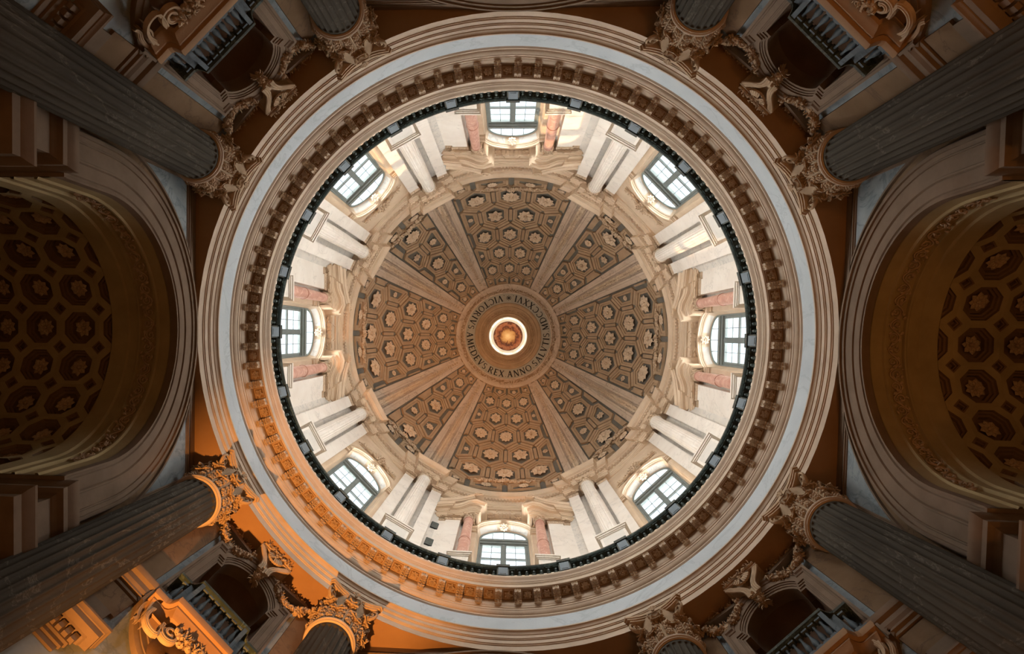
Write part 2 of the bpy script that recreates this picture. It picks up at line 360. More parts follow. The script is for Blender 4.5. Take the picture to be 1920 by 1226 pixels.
# ---- giant columns
def fluted_shaft(r_top, r_bot, h0, h1, nf=24, sub=8, rows=8, flute=.80, depth=.45, end=None):
    m = MB(); L = h1-h0; fw = pi*r_top/nf*flute; end = end or 1.0
    zs = [0]+[L*i/rows for i in range(1, rows)]
    zs = [z for z in zs if z < L-.12-fw*1.5]
    top = L-.10
    zs += [top-fw*k for k in (1.25, 1.0, .8, .6, .4, .2, .06)]+[top, L]
    R = []
    for z in zs:
        t = z/L; r = r_bot+(r_top-r_bot)*(max(0, t-.25)/.75)**1.4
        d = (top-z)/fw; s = 0 if d <= 0 else (1 if d >= 1 else sqrt(1-(1-d)**2)); row = []
        for i in range(nf):
            for k in range(sub):
                x = -1+2*(k+.5)/sub; xx = x/flute
                q = s*s-xx*xx
                dep = depth*(2*r*sin(pi/nf)/2)*sqrt(q) if q > 0 else 0
                a = 2*pi*(i+(x+1)/2)/nf; row.append(((r-dep)*cos(a), (r-dep)*sin(a), h0+z))
        R.append(row)
    return m.loft(R, cu=True)
def acanthus(L, W, curl, mat, name, pairs=6):
    """leaf standing at the origin: rises along z, leans to +y (outward) and curls over; jagged leaflets along a spine"""
    m = MB()
    def sp(t):
        if t < .62: return Vector((0, .03*L+.10*L*t, L*t*1.12))
        a = (t-.62)/.38*2.6; return Vector((0, .092*L+curl*(1-cos(a)), L*.694+curl*1.15*sin(a)))
    def nrm(t):
        d = (sp(min(1, t+.02))-sp(max(0, t-.02))).normalized(); return Vector((0, d.z, -d.y)), d
    # body sheet
    front, back = [], []
    for i in range(13):
        t = i/12; n, d = nrm(t); w_ = W*(.50+.35*sin(pi*min(1, t*.95+.1))); f, b = [], []
        for k in (-1, -.5, 0, .5, 1):
            p = sp(t)+Vector((w_*k, 0, 0))+n*(W*(.16*(1-abs(k))-.16*k*k)); f.append(p); b.append(p-n*.03*L)
        front.append(f); back.append(b)
    m.loft(front); m.loft(back)
    rf = front[0]+[r[-1] for r in front[1:]]+front[-1][::-1][1:]+[r[0] for r in front[::-1]][1:-1]
    rb = back[0]+[r[-1] for r in back[1:]]+back[-1][::-1][1:]+[r[0] for r in back[::-1]][1:-1]
    m.loft([rf, rb], cu=True)
    for i in range(pairs):
        t = .10+.80*i/(pairs-1); n, d = nrm(t); w_ = W*(.50+.35*sin(pi*min(1, t*.95+.1)))
        for s_ in (-1, 1):
            for k, ln in ((.25, .42), (.62, .50), (.95, .40)):
                b = sp(t)+Vector((s_*w_*k*.8, 0, 0))+n*(W*.10*(1-k))
                m.leaf(b, Vector((s_*(.45+.55*k), 0, 0))+d*.8+n*.55, n, W*ln*1.5, W*.36, .45)
    n, d = nrm(.98)
    for k in (-1, -.5, 0, .5, 1): m.leaf(sp(.93)+Vector((k*W*.35, 0, 0)), d+Vector((k*.6, 0, 0))+n*.3, n, W*.6, W*.32, .3)
    m.tube([sp(t/10)+nrm(t/10)[0]*W*.18 for t in range(10)], lambda t: W*(.09-.05*t), 5)
    return m.mesh(name, mat, 40)
def capital_meshes(r, H, half, mat):
    d = {}
    d['bell'] = MB().lathe([(r*.97, 0), (r*.98, H*.3), (r*1.02, H*.55), (r*1.08, H*.75), (r*1.17, H*.86), (r*1.18, H*.885), (0.02, H*.89)], 32).mesh('bell', mat)
    out = []; mid = half*.80; c = half*.10
    for k in range(4):
        M = Matrix.Rotation(k*pi/2, 2)
        for i in range(9):
            t = -1+2*i/8; p = M @ Vector(((half-c)*t, -(mid+(half-mid)*t*t))); out.append((p.x, p.y))
    m = MB()
    for sc, z0, z1 in ((.90, .86, .90), (.96, .90, .94), (1.0, .94, 1.0)):
        m.prism([(x*sc, y*sc) for x, y in out], lambda a, b, q: (a, b, q), H*z0, H*z1)
    d['abacus'] = m.mesh('abacus', mat, 30)
    d['leaf1'] = acanthus(H*.42, r*.36, r*.13, mat, 'acanthus_leaf'); d['leaf2'] = acanthus(H*.70, r*.36, r*.16, mat, 'acanthus_leaf')
    # corner volute, in the plane x-z with +x the corner direction
    m = MB(); cr = half*1.24
    stem = [(r*1.05, 0, H*.50), (r*1.10, 0, H*.62), (r*1.22, 0, H*.74), (cr-.14*H, 0, H*.85)]
    sp = [(x, 0, z) for x, _, z in spiral(cr-.13*H, H*.70, H*.15, H*.02, pi/2, -2.0, 44)]
    m.tube(stem+sp, H*.019, 6)
    w = m.v; m.v = [(x, y*1.5, z) for x, y, z in w]; d['volute'] = m.mesh('volute', mat, 60)
    m = MB(); st = [(r*1.02, 0, H*.5), (r*1.12, 0, H*.62), (r*1.22, 0, H*.72)]; sp = [(x, 0, z) for x, _, z in spiral(r*1.22, H*.77, H*.055, H*.012, -pi/2, 1.3, 18)]
    m.tube(st+sp, H*.018, 5); d['helix'] = m.mesh('helix', mat, 60)
    m = MB()
    for j in range(8):
        a = 2*pi*j/8; m.leaf((0, 0, 0), (cos(a), -.5, sin(a)), (0, -1, 0), H*.11, H*.07, .5)
    m.ball((0, -.035*H, 0), H*.04, 6); d['fleuron'] = m.mesh('fleuron', mat, 0)
    return d
def add_capital(parent, d, M, r, H, half):
    obj('bell', d['bell'], parent, M); obj('abacus', d['abacus'], parent, M)
    for k in range(8):
        obj('acanthus_leaf', d['leaf1'], parent, M @ RZ(45*k+22.5) @ TR(0, r*.95, 0.0))
        obj('acanthus_leaf', d['leaf2'], parent, M @ RZ(45*k) @ TR(0, r*.95, H*.02))
    for k in range(4):
        obj('volute', d['volute'], parent, M @ RZ(45+90*k))
        obj('fleuron', d['fleuron'], parent, M @ RZ(90*k) @ TR(0, -half*.83, H*.93))
        for s in (-1, 1): obj('helix', d['helix'], parent, M @ RZ(90*k+s*14))
HN, RC = 16.47, 9.4
CAPH, HALF = 18.04-HN, .87
CAPM = capital_meshes(.62, CAPH, HALF, 'carved')
ME_SHAFT = fluted_shaft(.62, .685, 4.4, HN-.13, 24, 8, 8, .80, .62).mesh('shaft', 'column', 60)
ME_ASTR = MB().lathe([(.60, HN-.14), (.655, HN-.14), (.675, HN-.125), (.675, HN-.105), (.66, HN-.095), (.69, HN-.085), (.715, HN-.055), (.715, HN-.03), (.69, HN), (.60, HN+.005)], 48).mesh('astragal', 'beige', 50)
ME_CBASE = MB().box(-.95, .95, -.95, .95, 3.7, 3.92).lathe([(.93, 3.92), (.96, 4.0), (.93, 4.08), (.80, 4.12), (.76, 4.2), (.82, 4.25), (.84, 4.31), (.80, 4.36), (.69, 4.4)], 40).mesh('base', 'beige', 40)
ME_PED = MB().box(-1.0, 1.0, -1.0, 1.0, -1.6, 3.45).box(-1.08, 1.08, -1.08, 1.08, 3.45, 3.7).box(-1.1, 1.1, -1.1, 1.1, -1.6, -1.1).mesh('pedestal', 'wall', 0)
for a in rib_angles():
    q, sd = where(a)
    lab = 'giant fluted dark grey column at the %s, the one nearer the %s edge' % (q, sd)
    c = obj('giant_column', None, None, RZ(a-90) @ TR(0, RC, 0), lab, 'column', 'giant fluted columns below the ring')
    obj('shaft', ME_SHAFT, c); obj('astragal', ME_ASTR, c); obj('base', ME_CBASE, c); obj('pedestal', ME_PED, c)
    add_capital(c, CAPM, TR(0, 0, HN), .62, CAPH, HALF)

# ---- diagonal walls: niche, frame, pilaster strips, mouldings, cartouche frame
DW = 9.75
def seg_arc(x, z0, top, n=14):           # from (x,z0) over (0,top) to (-x,z0)
    s = top-z0; R = (x*x+s*s)/(2*s); zc = top-R; t0 = atan2(z0-zc, x)
    return [(R*cos(t0+(pi-2*t0)*i/n), zc+R*sin(t0+(pi-2*t0)*i/n)) for i in range(n+1)]
NB = 13.0
in_pts = [(1.0, NB), (1.0, 16.28), (.84, 16.28), (.84, 16.42)]+seg_arc(.84, 16.46, 17.07)+[(-.84, 16.42), (-.84, 16.28), (-1.0, 16.28), (-1.0, NB)]
out_pts = [(1.38, NB), (1.38, 16.87), (1.13, 16.87), (1.13, 16.92)]+seg_arc(1.13, 16.96, 17.62)+[(-1.13, 16.92), (-1.13, 16.87), (-1.38, 16.87), (-1.38, NB)]
def lerp_sweep(mb, prof):
    return mb.loft([[(a[0]+(b[0]-a[0])*t, y, a[1]+(b[1]-a[1])*t) for a, b in zip(in_pts, out_pts)] for t, y in prof])
FRAME = lerp_sweep(MB(), [(0, .3), (0, -.09), (.13, -.10), (.13, -.125), (.24, -.13), (.24, -.155), (.33, -.16), (.33, -.19), (.68, -.19), (.70, -.21), (.78, -.23), (.84, -.27), (1.0, -.27), (1.0, .02)]).mesh('niche_frame', 'beige_shade', 25)
def niche():
    m = MB(); rows = []
    for i in range(8):
        f = i/7*pi/2*.98; k = cos(f); rows.append([(a*k, .28+.95*sin(f), 13.0+(b-13.0)*(.35+.65*k) if b > 13.0 else b) for a, b in in_pts])
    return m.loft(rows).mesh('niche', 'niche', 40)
ME_NICHE = niche()
dwall = MB()
c1 = [(2.95, NB)]+[(2.95, 16.87), (2.95, 16.9), (2.95, 16.92)]+[(2.95 if i < 2 else -2.95 if i > 12 else 2.95-5.9*(i-1)/12, 18.3) for i in range(15)]+[(-2.95, 16.92), (-2.95, 16.9), (-2.95, 16.87), (-2.95, NB)]
dwall.loft([[(a, 0, b) for a, b in out_pts], [(a, 0, b) for a, b in c1]]); dwall.loft([[(2.95, 0, -1.6), (-2.95, 0, -1.6)], [(2.95, 0, NB), (-2.95, 0, NB)]])
ME_DWALL = dwall.mesh('wall_diagonal', 'wallblue', 20)
def strip():      # plain pilaster strip beside the column
    return MB().box(1.56, 2.9, -.10, .02, 13.6, 17.52).mesh('pilaster_strip', 'wall', 0)
ME_STR = strip(); ME_STR2 = MB().box(-2.9, -1.56, -.10, .02, 13.6, 17.52).mesh('pilaster_strip', 'wall', 0)
def lintel(s):
    m = MB(); P = [(0, 13.02), (.10, 13.04), (.10, 13.12), (.16, 13.16), (.16, 13.22), (.20, 13.30), (.20, 13.44), (.27, 13.50), (.30, 13.58), (.30, 13.66), (0, 13.68)]
    path = [(1.46*s, 0.0), (1.46*s, -.02), (2.95*s, -.02)] if s > 0 else [(2.95*s, -.02), (1.46*s, -.02), (1.46*s, 0)]
    path = path[::-1]
    return plan_sweep(m, path, P).mesh('band_moulding', 'beige_shade', 25)
ME_LIN = [lintel(1), lintel(-1)]
ME_LOW = MB().box(1.42, 2.95, -.08, .02, 12.3, 13.0).box(-2.95, -1.42, -.08, .02, 12.3, 13.0).mesh('plain_block', 'wall', 0)
def low_cornice():
    P = [(0, 10.72), (.04, 10.74), (.04, 10.86), (.08, 10.88), (.08, 10.96), (.12, 10.99), (.12, 11.21), (.20, 11.23), (.24, 11.27), (.40, 11.28), (.40, 11.41), (.42, 11.42), (.44, 11.47), (.47, 11.50), (.47, 11.55), (.1, 11.6), (.1, 12.3), (0, 12.3)]
    a_ = plan_sweep(MB(), [(2.95, 0), (1.62, 0), (1.62, .3)], P).mesh('lower_cornice', 'beige_shade', 25)
    b_ = plan_sweep(MB(), [(-1.62, .3), (-1.62, 0), (-2.95, 0)], P).mesh('lower_cornice', 'beige_shade', 25)
    return a_, b_
ME_LC = low_cornice()
ME_DEN = MB().box(-.055, .055, -.22, -.10, 11.02, 11.19).mesh('dentil', 'beige_shade', 0)
def smooth(path, k=4):
    out = []; n = len(path)
    for i in range(n-1):
        p0, p1, p2, p3 = (path[max(0, min(n-1, i+q))] for q in (-1, 0, 1, 2))
        for j in range(k):
            t = j/k; out.append(tuple(.5*(2*b+(c-a)*t+(2*a-5*b+4*c-d)*t*t+(3*b-a-3*c+d)*t**3) for a, b, c, d in zip(p0, p1, p2, p3)))
    return out+[path[-1]]
def tube_frame(path, w, d, mat, name):     # moulded band along a path in the x-z plane
    m = MB(); P = [Vector((x, z)) for x, z in path]; rows = []
    prof = [(-.5, 0), (-.5, -.6), (-.32, -.75), (-.2, -.75), (-.2, -.9), (.15, -.9), (.2, -1), (.5, -1), (.5, 0)]
    for o, y in prof:
        r = []
        for i, p in enumerate(P):
            t = (P[min(i+1, len(P)-1)]-P[max(i-1, 0)]).normalized(); n = Vector((t.y, -t.x)); q = p+n*(o*w); r.append((q.x, y*d, q.y))
        rows.append(r)
    return m.loft(rows).mesh(name, mat, 30)
half = [(1.38, 13.3), (1.22, 13.12), (1.12, 12.92), (.96, 12.66), (.76, 12.42), (.52, 12.22), (.26, 12.10), (0, 12.06)]
ME_CF = tube_frame(smooth(half+[(-x, z) for x, z in half[-2::-1]], 3), .36, .24, 'beige_shade', 'curved_frame')
ME_BAR = [MB().add([(s*.62, -.02, 17.62), (s*1.62, -.02, 17.80), (s*1.62, -.02, 17.92), (s*.62, -.02, 17.74), (s*.62, -.2, 17.62), (s*1.62, -.2, 17.80), (s*1.62, -.2, 17.92), (s*.62, -.2, 17.74)],
                   [(0, 1, 2, 3), (4, 7, 6, 5), (0, 4, 5, 1), (1, 5, 6, 2), (2, 6, 7, 3), (3, 7, 4, 0)]).mesh('pediment_bar', 'beige_shade', 0) for s in (1, -1)]
def scrollwork(s, seed):
    m = MB(); foliage(m, [(s*.55, -.08, 17.85), (s*.9, -.1, 17.95), (s*1.3, -.1, 18.0), (s*1.6, -.08, 17.98)], .07, 46, .14, seed, (0, -1, 0))
    for cx in (.8, 1.2, 1.5): m.tube([(s*x, y, z) for x, y, z in spiral(cx, 17.93, .1, .02, 0, 1.3, 16, -.12)], .022, 5)
    return m.mesh('scrollwork', 'carved', 0)
ME_SCW = [scrollwork(1, 3), scrollwork(-1, 4)]
def festoon(s, seed):
    path = []
    for i in range(13):
        t = i/12; x = .50+1.2*t; z = 17.58+.14*t-.62*(1-(2*t-1)**2)**.8*(1 if True else 0)
        path.append((s*x, -.22, z))
    m = MB(); m.tube(path, .07, 6); foliage(m, path, lambda t: .06+.07*sin(pi*t), 260, .13, seed)
    return m.mesh('leaf_festoon', 'carved', 0)
ME_FES = [festoon(1, 11), festoon(-1, 12)]
def keystone_parts():
    P = []
    m = MB()          # tapering body
    for z0, z1, w0, w1, y0, y1 in ((16.98, 17.2, .12, .13, -.42, -.40), (17.2, 17.4, .13, .19, -.40, -.37), (17.4, 17.6, .19, .33, -.37, -.38), (17.6, 17.88, .33, .50, -.38, -.44)):
        m.add([(-w0, 0, z0), (w0, 0, z0), (w0, y0, z0), (-w0, y0, z0), (-w1, 0, z1), (w1, 0, z1), (w1, y1, z1), (-w1, y1, z1)], [(0, 1, 2, 3), (4, 7, 6, 5), (0, 4, 5, 1), (1, 5, 6, 2), (2, 6, 7, 3), (3, 7, 4, 0)])
    P.append(spec('body', m.mesh('body', 'carved', 0)))
    for s in (-1, 1):
        m = MB(); pts = [(s*x, y, z) for x, y, z in ((.13, -.42, 17.0), (.12, -.45, 17.15), (.14, -.46, 17.3), (.20, -.46, 17.45), (.31, -.47, 17.60), (.42, -.49, 17.72), (.50, -.50, 17.86))]
        for o in (-.055, 0, .055): m.tube([(x+o, y-.01*(1-abs(o)*10), z) for x, y, z in pts], lambda t: .034+.008*t, 6)
        P.append(spec('console_rib', m.mesh('console_rib', 'carved', 60)))
    m = MB()          # shell
    for i in range(9):
        a = radians(200+140*i/8); m.tube([(0, -.42, 17.84), (.15*cos(a), -.58, 17.84+.15*sin(a)), (.27*cos(a), -.54, 17.84+.30*sin(a))], lambda t: .012+.036*t, 6)
    P.append(spec('shell', m.mesh('shell', 'carved', 60)))
    m = MB().box(-.58, .58, -.54, 0, 17.88, 17.94).box(-.54, .54, -.58, 0, 17.94, 18.04)
    P.append(spec('cap_bar', m.mesh('cap_bar', 'carved', 0)))
    m = MB(); foliage(m, [(-.46, -.60, 17.92), (.46, -.60, 17.92)], .05, 40, .11, 5, (0, -1, 0)); foliage(m, [(-.2, -.48, 17.74), (0, -.55, 17.8), (.2, -.48, 17.74)], .06, 26, .12, 6, (0, -1, 0))
    P.append(spec('leaf_trim', m.mesh('leaf_trim', 'carved', 0)))
    m = MB(); foliage(m, [(0, -.38, 16.95), (0, -.30, 16.75), (0, -.2, 16.6)], .09, 46, .15, 8)
    m.tube([(x, -.3, z) for x, _, z in spiral(0, 16.9, .15, .03, pi/2, 1.4, 16)], .035, 5)
    P.append(spec('pendant_leaf', m.mesh('pendant_leaf', 'carved', 0)))
    return P
KEYP = keystone_parts()
def balcony_parts():
    P = []
    def outline(k): return [(1.22+k, .0), (1.22+k, -.66-k), (.90+k, -.66-k), (.83+k, -.70-k), (.78+k, -.78-k), (.74+k, -.90-k), (-.74-k, -.90-k), (-.78-k, -.78-k), (-.83-k, -.70-k), (-.90-k, -.66-k), (-1.22-k, -.66-k), (-1.22-k, 0)]
    rows = []
    for k, z in ((-.20, 12.58), (-.14, 12.60), (-.09, 12.66), (-.06, 12.74), (-.03, 12.78), (-.03, 12.83), (.03, 12.86), (.05, 12.92), (.05, 13.02), (-.02, 13.04)):
        rows.append([(x, y, z) for x, y in outline(k)])
    m = MB().loft(rows); m.cap(rows[-1]); P.append(spec('slab', m.mesh('slab', 'soffit', 25)))
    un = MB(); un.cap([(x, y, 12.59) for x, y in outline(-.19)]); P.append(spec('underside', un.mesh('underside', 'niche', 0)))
    rows = [[(x, y, z) for x, y in outline(k)] for k, z in ((-.10, 13.04), (-.02, 13.04), (-.02, 13.16), (-.10, 13.16))]
    P.append(spec('plinth', MB().loft(rows).mesh('plinth', 'balc', 25)))
    rows = [[(x, y, z) for x, y in outline(k)] for k, z in ((-.17, 13.92), (-.02, 13.92), (.02, 13.96), (.02, 14.04), (-.02, 14.08), (-.17, 14.08), (-.17, 13.92))]
    P.append(spec('handrail', MB().loft(rows).mesh('handrail', 'dark', 25)))
    bm = baluster_m('baluster', .78, .072, 'balc')
    for i in range(7): P.append(spec('baluster', bm, TR(-.56+1.12*i/6, -.80, 13.15)))
    for s in (-1, 1):
        P.append(spec('baluster', bm, TR(s*1.0, -.57, 13.15))); P.append(spec('baluster', bm, TR(s*1.13, -.3, 13.15)))
        P.append(spec('pier', MB().box(min(s*.64, s*.74), max(s*.64, s*.74), -.9, -.72, 13.1, 13.98).box(min(s*.74, s*.90), max(s*.74, s*.90), -.67, -.5, 13.1, 13.98).mesh('pier', 'balc', 0)))
    return P
BALP = balcony_parts()
def cartouche_parts():
    P = []
    for s in (-1, 1):
        pth = [(x, z) for x, _, z in spiral(.38, 12.02, .05, .24, pi*.9, 1.6, 34)]
        x0, z0 = pth[-1]; pth += [(x0+.0, z0-.0)][1:]+[(.55, 11.74), (.76, 11.70), (.93, 11.82), (1.0, 12.02), (.98, 12.2)]
        me = tube_frame([(s*x, z) for x, z in smooth(pth, 3)], .085, .12, 'carved', 'scroll')
        for v in me.vertices: v.co.y -= .28
        P.append(spec('scroll', me))
        for o, w_ in ((0, .13), (.14, .09)):
            me = tube_frame([(s*(x+o), z) for x, z in smooth([(.94, 12.78), (1.02, 12.62), (1.06, 12.42), (1.02, 12.2), (.94, 12.05), (.96, 11.92)], 4)], w_, .26-o, 'carved', 'side_bracket')
            P.append(spec('side_bracket', me))
    m = MB(); foliage(m, [(-.35, -.3, 12.25), (-.1, -.36, 12.12), (.1, -.36, 12.12), (.35, -.3, 12.25)], .12, 90, .17, 21, (0, -1, 0))
    P.append(spec('flower_cluster', m.mesh('flower_cluster', 'carved', 0)))
    m = MB(); m.lathe([(.0, 0), (.32, -.1), (.5, -.05), (.55, 0)], 20); m.xf(TR(0, -.05, 11.95) @ Matrix.Rotation(pi/2, 4, 'X') @ Matrix.Rotation(pi, 4, 'X') @ Matrix.Scale(1, 4))
    P.append(spec('shield', m.mesh('shield', 'niche')))
    return P
CARP = [(n_, me_, TR(0, -.34, .28), k_) for n_, me_, m_, k_ in cartouche_parts()]
for a in (45, 135, 225, 315):
    wl = obj('wall_'+DNAME[a], ME_DWALL, None, face(a, DW), 'slanting marble wall with a dark balcony niche at the %s' % DIAG[a], 'wall', kind='structure')
    obj('niche', ME_NICHE, wl); obj('niche_frame', FRAME, wl); obj('pilaster_strip', ME_STR, wl); obj('pilaster_strip', ME_STR2, wl)
    for m in ME_LIN: obj('band_moulding', m, wl)
    obj('plain_block', ME_LOW, wl); obj('curved_frame', ME_CF, wl)
    for s_, me_ in ((1, ME_LC[0]), (-1, ME_LC[1])):
        lc = obj('lower_cornice', me_, wl)
        for i in range(9): obj('dentil', ME_DEN, lc, TR(s_*(1.52+i*.165), 0, 0))
    for m in ME_BAR: obj('pediment_bar', m, wl)
    for m in ME_SCW: obj('scrollwork', m, wl)
    k = obj('shell_keystone', None, None, face(a, DW), 'carved shell keystone over the niche arch at the %s' % DIAG[a], 'keystone', 'shell keystones')
    for p in KEYP: inst(p, k)
    for i, s in enumerate((1, -1)):
        side = where(a+(-4 if s > 0 else 4))[1]
        obj('leaf_festoon', ME_FES[i], None, face(a, DW), 'hanging leaf festoon above the %s niche, on its %s side' % (DIAG[a], side), 'festoon', 'leaf festoons over the niches')
    b = obj('balcony', None, None, face(a, DW), 'blue-grey balustraded balcony set in the niche at the %s' % DIAG[a], 'balcony', 'niche balconies')
    for p in BALP: inst(p, b)
    c = obj('scroll_cartouche', None, None, face(a, DW), 'carved scroll cartouche under the %s balcony' % DIAG[a], 'cartouche', 'cartouches under the balconies')
    for p in CARP: inst(p, c)

# ---- four great arches and their barrel vaults
CW, AH = 9.12, 13.8
ME_CWALL = arch_panel(MB(), 3.9, AH, -1.6, 4.9, 18.3, 0, 40).mesh('wall_arch', 'wall', 20)
ARCH = sweep_arch(MB(), [(1.1, .05), (1.1, -.20), (1.06, -.24), (.99, -.25), (.97, -.25), (.97, -.20), (.88, -.19), (.86, -.21), (.83, -.21), (.83, -.17), (.50, -.17), (.48, -.20), (.44, -.20), (.42, -.15), (.39, -.15),
                         (.39, -.18), (.14, -.18), (.12, -.14), (.07, -.14), (.05, -.19), (0, -.19), (0, .02)], 3.0, AH, 12.3, 48).mesh('archivolt', 'beige_shade', 25)
INTR = sweep_arch(MB(), [(0, 0), (.0, .30), (-.05, .33), (-.05, .38), (.03, .40), (.03, .80), (-.05, .82), (-.05, .87), (-.012, .90), (-.012, 1.12), (-.06, 1.16), (-.06, 1.60), (-.02, 1.64), (.02, 1.66)], 3.0, AH, 12.3, 48).mesh('intrados', 'vault', 30)
def rinceau():
    m = MB(); rnd = random.Random(4)
    n = 30; R0 = 3.0
    def at(t, y, d): return ((R0-d)*cos(t), y, AH+(R0-d)*sin(t))
    m.tube([at(pi*i/200, .60+.13*sin(i*pi*n/200), .0) for i in range(201)], .022, 5)
    for k in range(n):
        t0 = pi*(k+.5)/n; s = 1 if k % 2 == 0 else -1
        pts = []
        for i in range(15):
            r = .13*(1-i/17); a = i*.62; pts.append(at(t0+r*cos(a)/R0, .60-s*.04+s*r*sin(a), .01))
        m.tube(pts, .018, 4)
        for j in range(5):
            b = Vector(at(t0+rnd.uniform(-.05, .05), .6+rnd.uniform(-.15, .15), .0)); up = Vector((-cos(t0), 0, -sin(t0)))
            m.leaf(b, Vector((rnd.uniform(-1, 1), rnd.uniform(-1, 1), rnd.uniform(-1, 1)))+up*.3, up, .12, .07, .5)
    return m.mesh('scroll_band', 'carved', 0)
ME_RIN = rinceau()
# vault coffers: local cell around the crown, x = arc direction, y = depth, z = up from the axis height
def bend(x, y, rho): t = x/3.0; return (rho*sin(t), y, AH+rho*cos(t))
def coffer_cell():
    px_, py_, c = 3.0*radians(10), .55, .19
    outl = [(px_-c, -py_), (px_, -py_+c), (px_, py_-c), (px_-c, py_), (-px_+c, py_), (-px_, py_-c), (-px_, -py_+c), (-px_+c, -py_)]
    def octo(r):
        k = r*tan(pi/8); return [(k, -r), (r, -k), (r, k), (k, r), (-k, r), (-r, k), (-r, -k), (-k, -r)]
    rows = [(outl, 3.0), (octo(.43), 3.0), (octo(.42), 3.07), (octo(.37), 3.075), (octo(.36), 3.14), (octo(.31), 3.145), (octo(.30), 3.26)]
    m = MB(); q_ = MB(); R = [[bend(x, y, q) for x, y in o] for o, q in rows]
    m.loft([R[0], R[1]], cu=True)
    for i in range(1, len(R)-1): q_.loft([R[i], R[i+1]], cu=True)
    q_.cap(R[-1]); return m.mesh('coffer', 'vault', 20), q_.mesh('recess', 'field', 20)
def diamond():
    c = .19; rows = []
    for k, q in ((1, 3.0), (.72, 3.005), (.70, 3.06), (.5, 3.065), (.45, 3.16)): rows.append([bend(x*c*k, y*c*k, q) for x, y in ((0, -1), (1, 0), (0, 1), (-1, 0))])
    m = MB()
    for i in range(len(rows)-1): m.loft([rows[i], rows[i+1]], cu=True)
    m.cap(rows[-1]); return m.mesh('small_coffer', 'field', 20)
(ME_COF, ME_REC), ME_DIA = coffer_cell(), diamond()
ME_VRO = [rosette('rosette', 'carved', p, .25, .12, 30+p) for p in (7, 8, 9)]
def axis_rot(t): return TR(0, 0, AH) @ Matrix.Rotation(t, 4, 'Y') @ TR(0, 0, -AH)
IMP = [(.0, 10.9), (.04, 10.92), (.04, 11.05), (.07, 11.07), (.07, 11.2), (.11, 11.24), (.11, 11.3), (0, 11.32), (0, 11.84), (.05, 11.88), (.08, 11.94), (.17, 11.98), (.17, 12.10), (.22, 12.18), (.25, 12.26), (.25, 12.34), (-.05, 12.36)]
LOWI = [(0, 8.9), (.06, 8.95), (.06, 9.15), (.12, 9.18), (.12, 9.35), (.18, 9.4), (0, 9.44), (0, 9.9), (.08, 9.95), (.12, 10.0), (.12, 10.18), (.22, 10.22), (.3, 10.28), (.46, 10.32), (.46, 10.5), (.52, 10.58), (.57, 10.68), (.57, 10.74), (0, 10.78)]
def impost(s, prof, x0, y0, name):
    path = [(4.5*s, y0), (x0*s, y0), (x0*s, 5.4)]
    P = prof if s > 0 else [(-p, h) for p, h in prof]
    # travel along -x for s>0: left side is -y ; matches the wanted outward push
    return plan_sweep(MB(), path, [(p, h) for p, h in P]).mesh(name, 'beige_shade', 25)
ME_IMP = [impost(s, IMP, 3.33, -.28, 'impost_cornice') for s in (1, -1)]
ME_LOWI = [impost(s, LOWI, 3.36, -.30, 'chapel_cornice') for s in (1, -1)]
ME_PIERB = [plan_sweep(MB(), [(4.5*s, -.26), (3.34*s, -.26), (3.34*s, 5.4)], [(0, -1.6), (0, 12.33)]).mesh('pier', 'wall', 20) for s in (1, -1)]
ME_SPR = [MB().box(min(s*3.0, s*4.5), max(s*3.0, s*4.5), -.24, 5.4, 12.30, 12.38).mesh('springer', 'beige_shade', 0) for s in (1, -1)]
def spandrel(s):
    R = 4.42; um = 4.28; top = 17.72
    t1 = math.acos(um/R); t0 = math.asin((top-AH)/R)
    arc = [(R*cos(t0+(t1-t0)*i/14), AH+R*sin(t0+(t1-t0)*i/14)) for i in range(15)]
    def inset(d):
        R2 = R+d; u2 = um-d*.8; tp = top-d; a1 = math.acos(u2/R2); a0 = math.asin((tp-AH)/R2)
        arc = [(R2*cos(a0+(a1-a0)*i/14), AH+R2*sin(a0+(a1-a0)*i/14)) for i in range(15)]
        return arc+[(u2, arc[-1][1]+(tp-arc[-1][1])*k/4) for k in (1, 2, 3)]+[(u2, tp)]+[(u2+(arc[0][0]-u2)*k/4, tp) for k in (1, 2, 3)]
    rows = [[(s*x, y, z) for x, z in inset(d)] for d, y in ((0, .01), (0, -.07), (.05, -.07), (.06, -.04), (.10, -.04), (.12, -.01))]
    m = MB().loft(rows, cu=True)
    p = MB(); p.cap([(s*x, -.012, z) for x, z in inset(.12)])
    return m.mesh('spandrel_frame', 'beige_shade', 25), p.mesh('spandrel_panel', 'wallblue', 0)
ME_SPA = [spandrel(1), spandrel(-1)]
ME_TOPB = MB().box(-4.6, 4.6, -.05, .02, 17.80, 18.06).mesh('top_fillet', 'beige_shade', 0)
